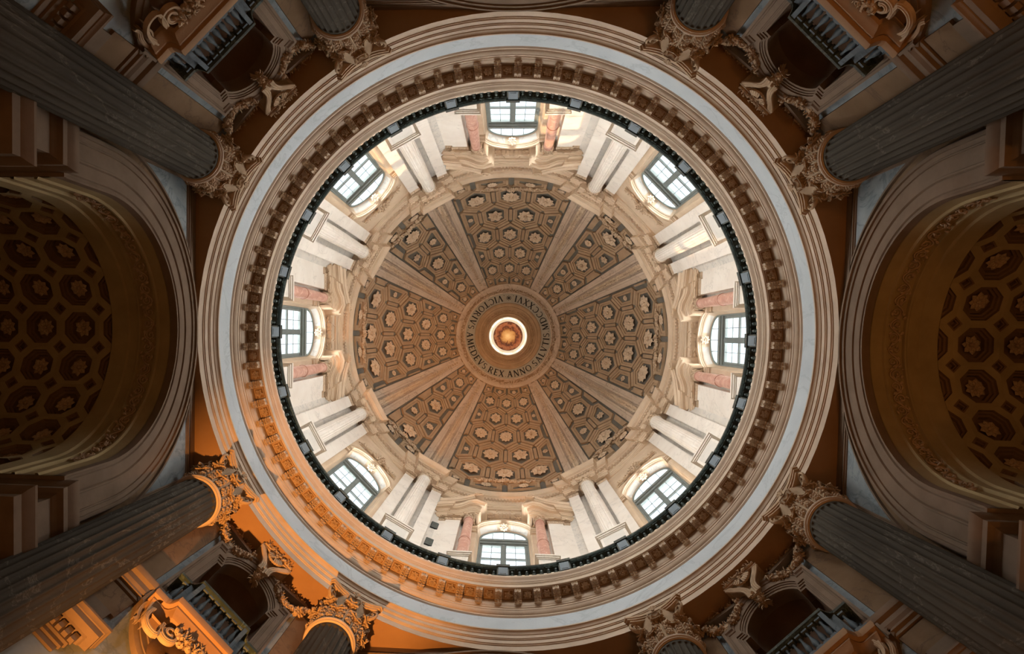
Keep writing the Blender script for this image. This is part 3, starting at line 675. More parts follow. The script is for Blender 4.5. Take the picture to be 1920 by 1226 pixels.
for a in (0, 90, 180, 270):
    M = face(a, CW)
    wl = obj('wall_'+SIDE[a], ME_CWALL, None, M, 'wall with a great moulded arch at the %s of the crossing' % SIDET[a], 'wall', kind='structure')
    obj('archivolt', ARCH, wl); obj('top_fillet', ME_TOPB, wl)
    for (f, p) in ME_SPA: s = obj('spandrel_frame', f, wl); obj('spandrel_panel', p, s)
    for i in range(2):
        obj('pier', ME_PIERB[i], wl); obj('springer', ME_SPR[i], wl)
        obj('impost_cornice', ME_IMP[i], wl); lc = obj('chapel_cornice', ME_LOWI[i], wl)
        s = (1, -1)[i]
        if a in (0, 180):
            for j in range(7): obj('dentil', ME_DEN, lc, TR(s*(3.5+.16*j), -.32, -1.02))
            for j in range(14): obj('dentil', ME_DEN, lc, TR(s*3.36, 0, -1.02) @ RZ(90*s) @ TR(-(-.15+.16*j)*s*-1, .0, 0))
    v = obj('ceiling_'+SIDE[a], None, None, M, 'dark barrel vault behind the great arch at the %s' % SIDET[a], 'vault', kind='structure')
    obj('intrados', INTR, v); obj('scroll_band', ME_RIN, v)
    if a in (0, 180):
        for c in range(4):
            y = 1.46+.0+1.1*c
            for j in range(9):
                t = radians(-80+20*j)
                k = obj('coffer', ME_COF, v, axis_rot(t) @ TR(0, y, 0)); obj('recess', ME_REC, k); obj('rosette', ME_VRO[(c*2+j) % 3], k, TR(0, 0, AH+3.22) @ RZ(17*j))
            for j in range(10):
                obj('small_coffer', ME_DIA, v, axis_rot(radians(-90+20*j)) @ TR(0, y+.55, 0))
        obj('end_wall', MB().box(-3.6, 3.6, 5.3, 5.4, -1.6, 17.2).mesh('end_wall', 'vault', 0), v)
    else:
        obj('vault_surface', sweep_arch(MB(), [(0, 1.6), (0, 5.4)], 3.02, AH, -1.6, 40).mesh('vault_surface', 'vault', 40), v)
        obj('end_wall', MB().box(-3.6, 3.6, 5.3, 5.4, -1.6, 17.2).mesh('end_wall', 'vault', 0), v)

# ================================================================== THE DRUM
drum = obj('wall_drum', None, label='bright marble drum wall between the gallery and the dome', cat='wall', kind='structure')
FW, HS, WB = 9.88, 32.42, 26.4          # front plane of a bay, springing of window arch, sill
ME_BAY = arch_panel(MB(), 1.40, HS, WB, 2.05, 36.8, 0, 24).loft([[(2.05, 0, 21.5), (-2.05, 0, 21.5)], [(2.05, 0, WB), (-2.05, 0, WB)]]).mesh('bay_wall', 'drum', 20)
ME_REV = sweep_arch(MB(), [(.0, 0), (-.02, .02), (-.02, .08), (-.05, .10), (-.14, .46), (-.16, .48), (-.18, .60)], 1.40, HS, WB, 24).mesh('reveal', 'drum', 30)
ME_ARV = sweep_arch(MB(), [(.24, .02), (.24, -.05), (.20, -.09), (.15, -.10), (.14, -.06), (.05, -.05), (.04, -.08), (0, -.08), (0, .06)], 1.40, HS, HS-.1, 24).mesh('archivolt', 'drum', 25)
ME_IMPO = [MB().box(min(s*1.36, s*1.78), max(s*1.36, s*1.78), -.14, .3, HS-.42, HS-.30).box(min(s*1.33, s*1.82), max(s*1.33, s*1.82), -.18, .3, HS-.30, HS-.10).box(min(s*1.38, s*1.74), max(s*1.38, s*1.74), -.1, .25, HS-.62, HS-.42).mesh('impost', 'drum', 0) for s in (1, -1)]
ME_BOSS = rosette('boss', 'drum', 8, .24, .14, 77)
def intr_panel(s):
    rows = []
    for i in range(9):
        t = pi/2+s*(.28+.95*i/8); rows.append([((1.40-.05-.09*k-.012)*cos(t), .12+.34*k, HS+(1.40-.05-.09*k-.012)*sin(t)) for k in (0.08, .92)])
    return MB().loft(rows).mesh('reveal_panel', 'greymarble', 40)
ME_IPAN = [intr_panel(1), intr_panel(-1)]
ME_SECT = MB().lathe([(10.06, 21.5), (10.06, 36.9)], 12, radians(90-45+11.6), radians(90-11.6)).mesh('drum_sector', 'greymarble', 40)
# ---- windows
WY = .50; WR = 1.23
def window_parts():
    P = []
    f = sweep_arch(MB(), [(0.02, WY+.12), (0.02, WY-.02), (-.05, WY-.04), (-.07, WY-.0), (-.10, WY), (-.10, WY+.12)], WR, HS, WB, 24)
    f.box(-WR, WR, WY, WY+.1, WB, WB+.1); P.append(spec('frame', f.mesh('frame', 'wframe', 30)))
    m = MB()
    for z0, z1, y0 in ((31.36, 31.5, -.02), (31.5, 31.72, -.10), (31.72, 31.98, -.16), (31.98, 32.2, -.08), (32.2, 32.34, -.02)): m.box(-WR+.06, WR-.06, WY+y0, WY+.1, z0, z1)
    P.append(spec('transom', m.mesh('transom', 'wframe', 0)))
    P.append(spec('mullion', MB().box(-.04, .04, WY-.07, WY+.1, WB, 31.4).box(-.075, .075, WY-.03, WY+.1, WB, 31.4).mesh('mullion', 'wframe', 0)))
    for s in (-1, 1):
        for z in (29.6, 27.9): P.append(spec('glazing_bar', MB().box(min(s*.08, s*1.15), max(s*.08, s*1.15), WY, WY+.08, z-.06, z+.06).mesh('glazing_bar', 'wframe', 0)))
        P.append(spec('casement_stile', MB().box(min(s*.075, s*.13), max(s*.075, s*.13), WY, WY+.08, WB, 31.38).box(min(s*1.03, s*1.14), max(s*1.03, s*1.14), WY, WY+.08, WB, 31.38).mesh('casement_stile', 'wframe', 0)))
        for z0, z1 in ((29.66, 31.36), (27.96, 29.54), (26.5, 27.84)):
            x0, x1 = sorted((s*.12, s*1.04)); zm = (z0+z1)/2
            g = spec('pane', MB().box(x0, x1, WY+.04, WY+.048, z0, z1).mesh('pane', 'glass', 0), None,
                     [spec('muntin', MB().box((x0+x1)/2-.012, (x0+x1)/2+.012, WY+.02, WY+.06, z0, z1).mesh('muntin', 'wframe', 0)),
                      spec('muntin', MB().box(x0, x1, WY+.02, WY+.06, zm-.008, zm+.008).mesh('muntin', 'wframe', 0))])
            P.append(g)
    R = WR-.09; xs = [-R, -R*.5, 0, R*.5, R]
    for i in range(4):
        x0, x1 = xs[i], xs[i+1]; top = [(x1+(x0-x1)*k/8, 32.3+max(.02, .12+sqrt(max(0, R*R-(x1+(x0-x1)*k/8)**2)))) for k in range(9)]
        P.append(spec('pane', MB().prism([(x0, 32.3), (x1, 32.3)]+top, lambda a_, b_, d: (a_, d, b_), WY+.04, WY+.048).mesh('pane', 'glass', 0)))
        if i: P.append(spec('muntin', MB().box(x0-.014, x0+.014, WY+.02, WY+.07, 32.3, HS+sqrt(R*R-x0*x0)).mesh('muntin', 'wframe', 0)))
    return P
WINP = window_parts()
WN = {0: 'on the right', 45: 'at the lower right', 90: 'at the bottom', 135: 'at the lower left', 180: 'on the left', 225: 'at the upper left', 270: 'at the top', 315: 'at the upper right'}
for k in range(8):
    a = 45*k; M = face(a, FW)
    b = obj('bay_wall', ME_BAY, drum, M); obj('reveal', ME_REV, b); obj('archivolt', ME_ARV, b)
    for m in ME_IMPO: obj('impost', m, b)
    for m in ME_IPAN: obj('reveal_panel', m, b)
    obj('boss', ME_BOSS, b, TR(0, .24, HS+1.28) @ Matrix.Rotation(-.2, 4, 'X'))
    obj('drum_sector', ME_SECT, drum, RZ(a))
    wo = obj('window_%d' % (k+1), None, None, M, 'tall arched drum window %s of the dome' % WN[a], 'window', 'arched drum windows', 'structure')
    for p in WINP: inst(p, wo)

# ---- fluted drum columns on pedestals, at the rib positions
DC, DN = 9.5, 35.86
DCH = 36.62-DN
CAP2 = capital_meshes(.33, DCH, .47, 'drum')
ME_DS = fluted_shaft(.335, .375, 26.2, DN-.06, 20, 6, 5, .72, .42).mesh('shaft', 'marble', 60)
ME_DA = MB().lathe([(.32, DN-.07), (.355, DN-.06), (.375, DN-.035), (.355, DN), (.32, DN)], 32).mesh('astragal', 'marble', 50)
ME_DB = MB().lathe([(.46, 25.9), (.49, 25.97), (.46, 26.04), (.4, 26.08), (.42, 26.14), (.38, 26.2)], 28).mesh('base', 'marble', 40)
def pedestal_mesh(hw, y0, y1, top):
    m = MB().box(-hw+.14, hw-.14, y0+.14, y1, 21.53, top-.32)
    for k, z0, z1 in ((.14, -.34, -.28), (.10, -.28, -.22), (.05, -.22, -.12), (.0, -.12, 0)): m.box(-hw+k, hw-k, y0+k, y1, top+z0, top+z1)
    return m
ME_DP = pedestal_mesh(.69, 8.77, 9.95, 25.9).mesh('pedestal', 'marble', 0)
ME_DPP = MB()
for x0, x1, z0, z1, d in ((-.45, .45, 22.4, 25.45, .03), (-.36, .36, 22.5, 25.36, .06), (-.28, .28, 22.6, 25.26, .09)): ME_DPP.box(x0, x1, 8.91-d, 8.93, z0, z1)
ME_DPP = ME_DPP.mesh('pedestal_panel', 'greymarble', 0)
def pil_cap(w, mat):     # flat pilaster capital: leaves and abacus in front of a block
    m = MB().box(-w, w, -.02, .2, 0, DCH*.86).box(-w-.10, w+.10, -.14, .2, DCH*.88, DCH)
    lf = acanthus(DCH*.45, .1, .05, mat, 'tmp'); tmp = MB(); tmp.v = [tuple(v.co) for v in lf.vertices]; tmp.f = [tuple(p.vertices) for p in lf.polygons]; bpy.data.meshes.remove(lf)
    n = 4
    for i in range(n): m.join(tmp, TR(-w+2*w*(i+.5)/n, -.0, 0) @ RZ(180))
    for i in range(n-1): m.join(tmp, TR(-w+2*w*(i+1)/n, .02, DCH*.28) @ RZ(180))
    for s in (-1, 1): m.tube([(s*x, y, z) for x, y, z in spiral(w+.03, DCH*.74, .09, .02, 0, 1.4, 16, -.10)], .028, 5)
    m.ball((0, -.14, DCH*.93), .06, 6)
    return m.mesh('capital', mat, 40)
PW = .30
ME_PIL = MB().box(-PW, PW, -.02, .45, 21.55, DN).mesh('shaft', 'marble', 0)
ME_PCAP = pil_cap(PW, 'drum')
for a in rib_angles():
    q, sd = where(a)
    M = RZ(a-90)
    p = obj('column_pedestal', ME_DP, None, M, 'panelled marble pedestal on the gallery, %s, nearer the %s edge' % (q, sd), 'pedestal', 'drum column pedestals'); obj('pedestal_panel', ME_DPP, p)
    c = obj('fluted_drum_column', None, None, M @ TR(0, DC, 0), 'white fluted drum column on a pedestal, %s, nearer the %s edge' % (q, sd), 'column', 'fluted drum columns')
    obj('shaft', ME_DS, c); obj('astragal', ME_DA, c); obj('base', ME_DB, c); add_capital(c, CAP2, TR(0, 0, DN), .33, DCH, .47)
    d = (a % 90)-45; inner = -1 if d < 0 else 1       # direction (sign of angle) away from the diagonal
    for sgn, off in ((-inner, 4.9), (inner, 5.6)):
        tag = 'window' if sgn == -inner else 'aedicule'
        pl = obj('drum_pilaster', None, drum, RZ(a+sgn*off-90) @ TR(0, 9.72, 0)); obj('shaft', ME_PIL, pl); obj('capital', ME_PCAP, pl, TR(0, 0, DN))
# ---- aedicules with pink columns and broken pediments on the four main sides
PN = 32.25; PCH = .56
CAP3 = capital_meshes(.225, PCH, .33, 'drum')
ME_PS = MB().lathe([(.26, 26.25), (.26, 28.9), (.262, 29.0), (.285, 29.0), (.29, 29.05), (.285, 29.1), (.255, 29.1), (.235, 31.0), (.222, PN-.06), (.25, PN-.05), (.255, PN-.02), (.22, PN)], 28).mesh('shaft', 'pink', 40)
ME_PB = MB().lathe([(.36, 25.9), (.38, 25.98), (.35, 26.06), (.30, 26.1), (.32, 26.18), (.27, 26.25)], 24).mesh('base', 'marble', 40)
ME_PPD = pedestal_mesh(.52, 8.82, 9.95, 25.9).mesh('pedestal', 'marble', 0)
ME_AP = MB().box(2.22, 2.98, -.46, .35, 21.55, PN).box(2.9, 3.4, -.40, .4, 21.55, PN).mesh('shaft', 'marble', 0)
ME_APm = MB().box(-2.98, -2.22, -.46, .35, 21.55, PN).box(-3.4, -2.9, -.40, .4, 21.55, PN).mesh('shaft', 'marble', 0)
ENT = [(-.1, 32.82), (.0, 32.82), (.0, 32.95), (.05, 32.96), (.05, 33.10), (.12, 33.13), (.12, 33.18), (-.04, 33.2), (-.04, 33.5), (.08, 33.53), (.08, 33.62), (.15, 33.66), (.15, 33.72), (.30, 33.74), (.30, 33.88), (.36, 33.90), (.40, 34.0), (.42, 34.06), (-.2, 34.1)]
def wing(s):
    path = [(3.5, .3), (3.5, -.46), (3.04, -.50), (3.04, -.42)]+[(3.0-1.2*i/7, -.42-.05*sin(pi*i/7)*-1-.22*(i/7)**2) for i in range(0, 8)]+[(1.52, -.68), (1.34, -.62), (1.34, .3)]
    path = path
    P = ENT
    if s < 0: path = [(-x, y) for x, y in path]; P = [(-p, h) for p, h in ENT]
    return plan_sweep(MB(), path, P).mesh('entablature', 'drum', 25)
def rake(s):
    m = MB(); rows = []
    prof = [(0, .3), (0, -.55), (.08, -.57), (.08, -.66), (.14, -.68), (.14, -.84), (.26, -.86), (.28, -.92), (.38, -.96), (.44, -1.0), (.46, .3)]
    N = 14
    for i in range(N+1):
        t = i/N; x = 3.5-2.0*t; base = 34.04+1.40*(t**2.4)+.10*sin(pi*t)
        rows.append([(s*x, y, base+z) for z, y in prof])
    m.loft(rows); m.cap(rows[0]); m.cap(rows[-1][::-1]); return m.mesh('raking_cornice', 'drum', 30)
def scrolls(s):
    m = MB(); c = (s*1.42, 35.62); P = []
    for i in range(15): P.append((c[0]+.27*cos(2*pi*i/14), c[1]+.27*sin(2*pi*i/14)))
    m.prism(P[:-1], lambda a_, b_, d: (a_, d, b_), -.98, .3)
    for y in (-.6, -.4): m.prism([(c[0]+(x-c[0])*1.12, c[1]+(z-c[1])*1.12) for x, z in P[:-1]], lambda a_, b_, d: (a_, d, b_), y-.05, y+.05)
    m.tube([(c[0]+s*(x), y, c[1]+z) for x, y, z in spiral(0, 0, .22, .03, 0, 1.6, 20, -1.0)], .035, 5)
    return m.mesh('volute_scroll', 'drum', 40)
PEDP = [(wing(s), rake(s), scrolls(s)) for s in (1, -1)]
def tablet():
    m = MB().box(-1.0, 1.0, -.12, .1, 34.75, 35.6)
    m.box(-.85, .85, -.17, .0, 34.85, 35.0); m.box(-1.1, 1.1, -.2, .0, 35.5, 35.62)
    for s in (-1, 1): m.add([(s*.55, -.17, 34.7), (s*.62, -.17, 34.7), (s*.42, -.17, 35.5), (s*.35, -.17, 35.5), (s*.55, 0, 34.7), (s*.62, 0, 34.7), (s*.42, 0, 35.5), (s*.35, 0, 35.5)], [(0, 1, 2, 3), (4, 7, 6, 5), (0, 4, 5, 1), (1, 5, 6, 2), (2, 6, 7, 3), (3, 7, 4, 0)])
    return m.mesh('tablet', 'drum', 0)
ME_TAB = tablet(); ME_CONS = MB().frustum(-.085, .085, -.22, .02, 0, .2, .02).mesh('guttae_block', 'drum', 0)
def drumfest(seed, wid=1.15, z=34.35, dip=.25):
    m = MB()
    for s in (-1, 1):
        path = [(s*(.32+(wid-.32)*i/8), -.12, z-dip*sin(pi*i/8)*.5-.18*(i/8)) for i in range(9)]; m.tube(path, .05, 5); foliage(m, path, .07, 46, .13, seed+s)
    return m
dfm = drumfest(50); dfm.tube([(-.34, -.12, 34.33), (0, -.14, 34.42), (.34, -.12, 34.33)], .05, 5); foliage(dfm, [(-.3, -.12, 34.35), (.3, -.12, 34.35)], .06, 20, .12, 51)
ME_DF = dfm.mesh('festoon', 'drum', 0)
dfw = drumfest(60, 1.35, 34.45, .1); foliage(dfw, [(.30*cos(2*pi*i/16), -.14, 34.55+.36*sin(2*pi*i/16)) for i in range(17)], .07, 90, .14, 62)
for s in (-1, 1): dfw.tube([(s*x, -.16, z) for x, _, z in spiral(.42, 34.5, .16, .03, pi, 1.4, 18)], .04, 5)
ME_DFW = dfw.mesh('wreath_festoon', 'drum', 0)
for a in (0, 90, 180, 270):
    for s in (1, -1):
        M = face(a, 9.46) @ TR(s*1.80, 0, 0)
        sd = {0: ('upper', 'lower'), 90: ('right', 'left'), 180: ('lower', 'upper'), 270: ('left', 'right')}[a][0 if s > 0 else 1]
        p = obj('small_pedestal', ME_PPD, None, face(a) @ TR(s*1.80, 0, 0), 'small marble pedestal under the %s pink column, window %s' % (sd, WN[a]), 'pedestal', 'pedestals of the pink columns')
        c = obj('pink_column', None, None, M, 'pink marble column, the %s one beside the window %s' % (sd, WN[a]), 'column', 'pink columns beside the main windows')
        obj('shaft', ME_PS, c); obj('base', ME_PB, c); add_capital(c, CAP3, TR(0, 0, PN), .225, PCH, .33)
    M = face(a, FW)
    for i in range(2):
        pl = obj('aedicule_pilaster', (ME_AP, ME_APm)[i], drum, M)
        s = (1, -1)[i]
        obj('capital', ME_PCAP, pl, TR(s*2.60, -.46, PN) @ Matrix.Diagonal((1.35, 1, .74, 1)))
        obj('capital', ME_PCAP, pl, TR(s*3.19, -.40, PN) @ Matrix.Diagonal((.5, 1, .74, 1)))
    pd = obj('broken_pediment', None, None, M, 'broken pediment with inward scrolls over the window %s' % WN[a], 'pediment', 'broken pediments')
    for w_, r_, v_ in PEDP: obj('entablature', w_, pd); obj('raking_cornice', r_, pd); obj('volute_scroll', v_, pd)
    obj('tablet', ME_TAB, pd)
    for i in range(5): obj('guttae_block', ME_CONS, pd, TR(-.42+.21*i, -.12, 34.10))
    obj('leaf_swag', ME_DF, None, M, 'small leaf swag in the pediment above the window %s' % WN[a], 'festoon', 'swags in the pediments')
for a in (45, 135, 225, 315):
    obj('wreath_swag', ME_DFW, None, face(a, FW), 'carved wreath with leaf swags over the window %s' % WN[a], 'festoon', 'wreaths over the diagonal windows')
# two small vents in the wall at the lower left
for i, (ang, z) in enumerate(((110.0, 31.2), (109.8, 28.7))):
    v = obj('vent', None, None, face(ang, 10.04), 'small dark wall vent near the bottom window, the %s one' % ('upper', 'lower')[i], 'vent', 'wall vents')
    obj('opening', MB().box(-.19, .19, -.03, .05, z-.45, z+.45).mesh('opening', 'black', 0), v)
    fr = MB()
    for j in range(6): fr.box(-.17, .17, -.06, -.02, z-.4+.15*j, z-.34+.15*j)
    obj('louvre', fr.mesh('louvre', 'wframe', 0), v)

# ---- drum entablature with breaks over the columns
ent = obj('trim_2', None, label='beige dentilled drum entablature breaking forward over each column under the dome', cat='entablature', kind='structure')
RB = 9.87
STEPS = [(8.2, .22), (4.3, .55)]       # half width in degrees, depth
def broken_path(p):
    pts = []
    for a in sorted(rib_angles()):
        seq = []
        seg = []
        w0, d0 = STEPS[0]; w1, d1 = STEPS[1]
        q = math.degrees(p/9.4)
        A = [(-w0-q, 0), (-w0-q, d0), (-w1-q, d0), (-w1-q, d1), (w1+q, d1), (w1+q, d0), (w0+q, d0), (w0+q, 0)]
        for da, d in A: seg.append((a+da, d))
        pts.append(seg)
    out = []
    for i, seg in enumerate(pts):
        for k, (an, d) in enumerate(seg):
            out.append((an, RB-d-p))
        nx = pts[(i+1) % 8][0][0]+(360 if i == 7 else 0); a0 = seg[-1][0]
        for k in range(1, 12): out.append((a0+(nx-a0)*k/12, RB-p))
    return out
def broken_sweep(prof):
    rows = []
    for p, h in prof: rows.append([(R*cos(radians(an)), R*sin(radians(an)), h) for an, R in broken_path(p)])
    return MB().loft(rows, cu=True)
obj('architrave', broken_sweep([(-.6, 36.6), (0, 36.6), (0, 36.74), (.03, 36.76), (.03, 36.92), (.06, 36.94), (.09, 37.0), (.09, 37.04), (0, 37.06)]).mesh('architrave', 'drum', 25), ent)
obj('frieze', broken_sweep([(0, 37.05), (0, 37.42)]).mesh('frieze', 'drum', 25), ent)
obj('cornice', broken_sweep([(0, 37.42), (.05, 37.46), (.05, 37.52), (.06, 37.54), (.06, 37.74), (.20, 37.77), (.22, 37.84), (.33, 37.88), (.33, 38.04), (.35, 38.06), (.38, 38.16), (.44, 38.26), (.46, 38.34), (.46, 38.42), (.2, 38.5), (-.2, 38.9)]).mesh('cornice', 'drum', 25), ent)
dm = MB(); dbx = MB().box(-.05, .05, -.13, .05, 0, .18)
bp = broken_path(.06)
for i in range(len(bp)):
    (a0, r0), (a1, r1) = bp[i], bp[(i+1) % len(bp)]
    if i == len(bp)-1: a1 += 360
    if abs(r0-r1) > .01 or abs(a1-a0) < .01: continue
    n = max(1, round(abs(a1-a0)/1.15))
    for k in range(n): dm.join(dbx, RZ(a0+(a1-a0)*(k+.5)/n-90) @ TR(0, r0, 37.55))
o = obj('dentil_course', dm.mesh('dentil_course', 'drum', 0), ent); o['kind'] = 'stuff'

# ================================================================== THE DOME
RD, HD = 9.6, 38.7
def dpt(th, e, off=0): r = RD-off; return (r*cos(e)*cos(th), r*cos(e)*sin(th), HD+r*sin(e))
def e_of_px(px):
    lo, hi = .1, 1.5
    for _ in range(60):
        m = (lo+hi)/2
        if FPX*RD*cos(m)/(HD+RD*sin(m)) > px: lo = m
        else: hi = m
    return lo
def merc(e): return asinh(tan(e))
def e_of_m(m): return atan(sinh(m))
M1, M6 = merc(e_of_px(263)), merc(e_of_px(102)); ROWP = (M6-M1)/5
ETOP = e_of_px(97)
dome = obj('ceiling', None, label='coffered dome with eight marble ribs seen from directly below', cat='dome', kind='structure')
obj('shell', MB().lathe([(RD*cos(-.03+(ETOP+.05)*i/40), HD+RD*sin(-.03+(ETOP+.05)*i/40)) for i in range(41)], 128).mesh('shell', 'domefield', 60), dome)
TP = radians(14.4)
def clip(poly, ax, val, keep):      # keep: +1 keeps >= val
    out = []
    for i in range(len(poly)):
        a, b = poly[i], poly[(i+1) % len(poly)]; da, db = (a[ax]-val)*keep, (b[ax]-val)*keep
        if da >= 0: out.append(a)
        if da*db < 0: t = da/(da-db); out.append((a[0]+(b[0]-a[0])*t, a[1]+(b[1]-a[1])*t))
    return out
def area(p): return sum(p[i][0]*p[(i+1) % len(p)][1]-p[(i+1) % len(p)][0]*p[i][1] for i in range(len(p)))/2
def inset(poly, d):
    n = len(poly); s = 1 if area(poly) > 0 else -1; L = []
    res = poly
    for i in range(n):
        a, b = poly[i], poly[(i+1) % n]; dx, dy = b[0]-a[0], b[1]-a[1]; l = hypot(dx, dy)
        if l < 1e-6: continue
        nx, ny = -dy/l*s, dx/l*s; L.append((a[0]+nx*d, a[1]+ny*d, nx, ny))
    # clip by half planes
    out = poly
    for px_, py_, nx, ny in L:
        new = []
        for i in range(len(out)):
            a, b = out[i], out[(i+1) % len(out)]
            da = (a[0]-px_)*nx+(a[1]-py_)*ny; db = (b[0]-px_)*nx+(b[1]-py_)*ny
            if da >= -1e-9: new.append(a)
            if da*db < -1e-14: t = da/(da-db); new.append((a[0]+(b[0]-a[0])*t, a[1]+(b[1]-a[1])*t))
        out = new
        if len(out) < 3: return []
    c = []
    for p in out:
        if not c or hypot(p[0]-c[-1][0], p[1]-c[-1][1]) > 1e-4: c.append(p)
    if len(c) > 1 and hypot(c[0][0]-c[-1][0], c[0][1]-c[-1][1]) < 1e-4: c.pop()
    return c if len(c) >= 3 else []
def band(mb, outer, inner, o0, o1):   # bridge two convex rings by splitting to the same angular samples
    if not inner: return
    cx = sum(p[0] for p in inner)/len(inner); cy = sum(p[1] for p in inner)/len(inner)
    angs = sorted(set(round(atan2(p[1]-cy, p[0]-cx), 5) for p in list(outer)+list(inner)))
    def hit(poly, a):
        best = None
        for i in range(len(poly)):
            p, q = poly[i], poly[(i+1) % len(poly)]; ex, ey = q[0]-p[0], q[1]-p[1]; dx, dy = cos(a), sin(a)
            det = ex*dy-ey*dx
            if abs(det) < 1e-12: continue
            s = ((p[1]-cy)*dx-(p[0]-cx)*dy)/det; t = ((p[1]-cy)*ex-(p[0]-cx)*ey)/det
            if -1e-6 <= s <= 1+1e-6 and t > 0 and (best is None or t < best): best = t
        best = best or 0
        return (cx+cos(a)*best, cy+sin(a)*best)
    A = [hit(outer, a) for a in angs]; B = [hit(inner, a) for a in angs]
    mb.loft([[dpt(p[0], e_of_m(p[1]), o0) for p in A], [dpt(p[0], e_of_m(p[1]), o1) for p in B]], cu=True)
ROS = [rosette('rosette', 'drum', p, 1.0, .5, 100+p) for p in (7, 8, 9, 10, 11)]
rnd = random.Random(5)
MBASE, MTOP = merc(.03), merc(ETOP)
RIBW = 5.2
mesh_cache = {}
def build_panel(wide, centre):
    hw = radians(RIB-RIBW) if wide else radians(45-RIB-RIBW)
    for row in range(-1, 7):
        mc = M1+ROWP*row
        if wide: offs = (-2, -1, 0, 1, 2) if row % 2 == 0 else (-1.5, -.5, .5, 1.5)
        else: offs = (-1, 0, 1) if row % 2 == 0 else (-.5, .5)
        for of in offs:
            tc = of*TP; key = (wide, row, of)
            if key not in mesh_cache:
                a, p3 = TP/2, ROWP/3
                hx = [(tc+a, mc-p3), (tc+a, mc+p3), (tc, mc+2*p3), (tc-a, mc+p3), (tc-a, mc-p3), (tc, mc-2*p3)]
                for ax, v, k in ((0, -hw, 1), (0, hw, -1), (1, MBASE, 1), (1, MTOP, -1)):
                    hx = clip(hx, ax, v, k) if hx else hx
                if not hx or len(hx) < 3 or abs(area(hx)) < .02*TP*ROWP: mesh_cache[key] = None; continue
                P = [inset(hx, d) for d in (.017, .020, .037, .039, .053, .055)]
                if not P[2]:
                    q = inset(hx, .012)
                    if not q: mesh_cache[key] = None; continue
                    tm = MB(); lo = [dpt(c[0], e_of_m(c[1]), -.02) for c in q]; hi = [dpt(c[0], e_of_m(c[1]), .12) for c in q]
                    tm.loft([lo, hi], cu=True); tm.cap(hi); mesh_cache[key] = (tm.mesh('edge_tile', 'dome', 0), None, [])
                    obj('edge_tile', mesh_cache[key][0], dome, RZ(centre)); continue
                m = MB(); band(m, P[0], P[1], -.02, .14); band(m, P[1], P[2], .14, .14); band(m, P[2], P[3], .14, .075)
                if P[3] and P[4]: band(m, P[3], P[4], .075, .075)
                if P[4] and P[5]: band(m, P[4], P[5], .075, -.02)
                full = len(P[5]) >= 3 if P[5] else False
                ros = None
                if full:
                    q = P[5]; cx = (min(p[0] for p in q)+max(p[0] for p in q))/2; cy = (min(p[1] for p in q)+max(p[1] for p in q))/2
                    w_ = min(max(p[0] for p in q)-min(p[0] for p in q), (max(p[1] for p in q)-min(p[1] for p in q))*.9)
                    ros = (cx, cy, w_*.47*RD*cos(e_of_m(cy)))
                # bars lying in the channel between neighbouring coffers
                bars = []
                H0 = [(tc+a, mc-p3), (tc+a, mc+p3), (tc, mc+2*p3), (tc-a, mc+p3), (tc-a, mc-p3), (tc, mc-2*p3)]
                for i in (0, 1, 2):
                    p, q = H0[i], H0[(i+1) % 6]; mx_, my_ = (p[0]+q[0])/2, (p[1]+q[1])/2
                    dx, dy = q[0]-p[0], q[1]-p[1]; l = hypot(dx, dy); dx /= l; dy /= l; L = l*.40; W_ = .0125
                    cs = [(mx_+dx*L*s1-dy*W_*s2, my_+dy*L*s1+dx*W_*s2) for s1, s2 in ((-1, -1), (1, -1), (1, 1), (-1, 1))]
                    if all(-hw <= c[0] <= hw and MBASE <= c[1] <= MTOP for c in cs):
                        bm = MB(); lo = [dpt(c[0], e_of_m(c[1]), -.02) for c in cs]; hi = [dpt(c[0], e_of_m(c[1]), .12) for c in cs]
                        bm.loft([lo, hi], cu=True); bm.cap(hi); bars.append(bm.mesh('bar', 'dome', 0))
                mesh_cache[key] = (m.mesh('coffer', 'dome', 0), ros, bars)
            it = mesh_cache[key]
            if not it: continue
            me, ros, bars = it; Rz = RZ(centre)
            c = obj(me.name.split('.')[0], me, dome, Rz)
            if ros:
                th, m_, r = ros; e = e_of_m(m_); n = Vector((cos(e)*cos(th), cos(e)*sin(th), sin(e)))
                zx = n.to_track_quat('Z', 'Y').to_matrix().to_4x4()
                obj('rosette', ROS[rnd.randrange(5)], c, TR(*dpt(th, e, .01)) @ zx @ RZ(rnd.uniform(0, 90)) @ Matrix.Scale(max(r, .08), 4))
            for bme in bars: obj('bar', bme, dome, Rz)
for c in (0, 90, 180, 270): build_panel(True, c)
for c in (45, 135, 225, 315): build_panel(False, c)
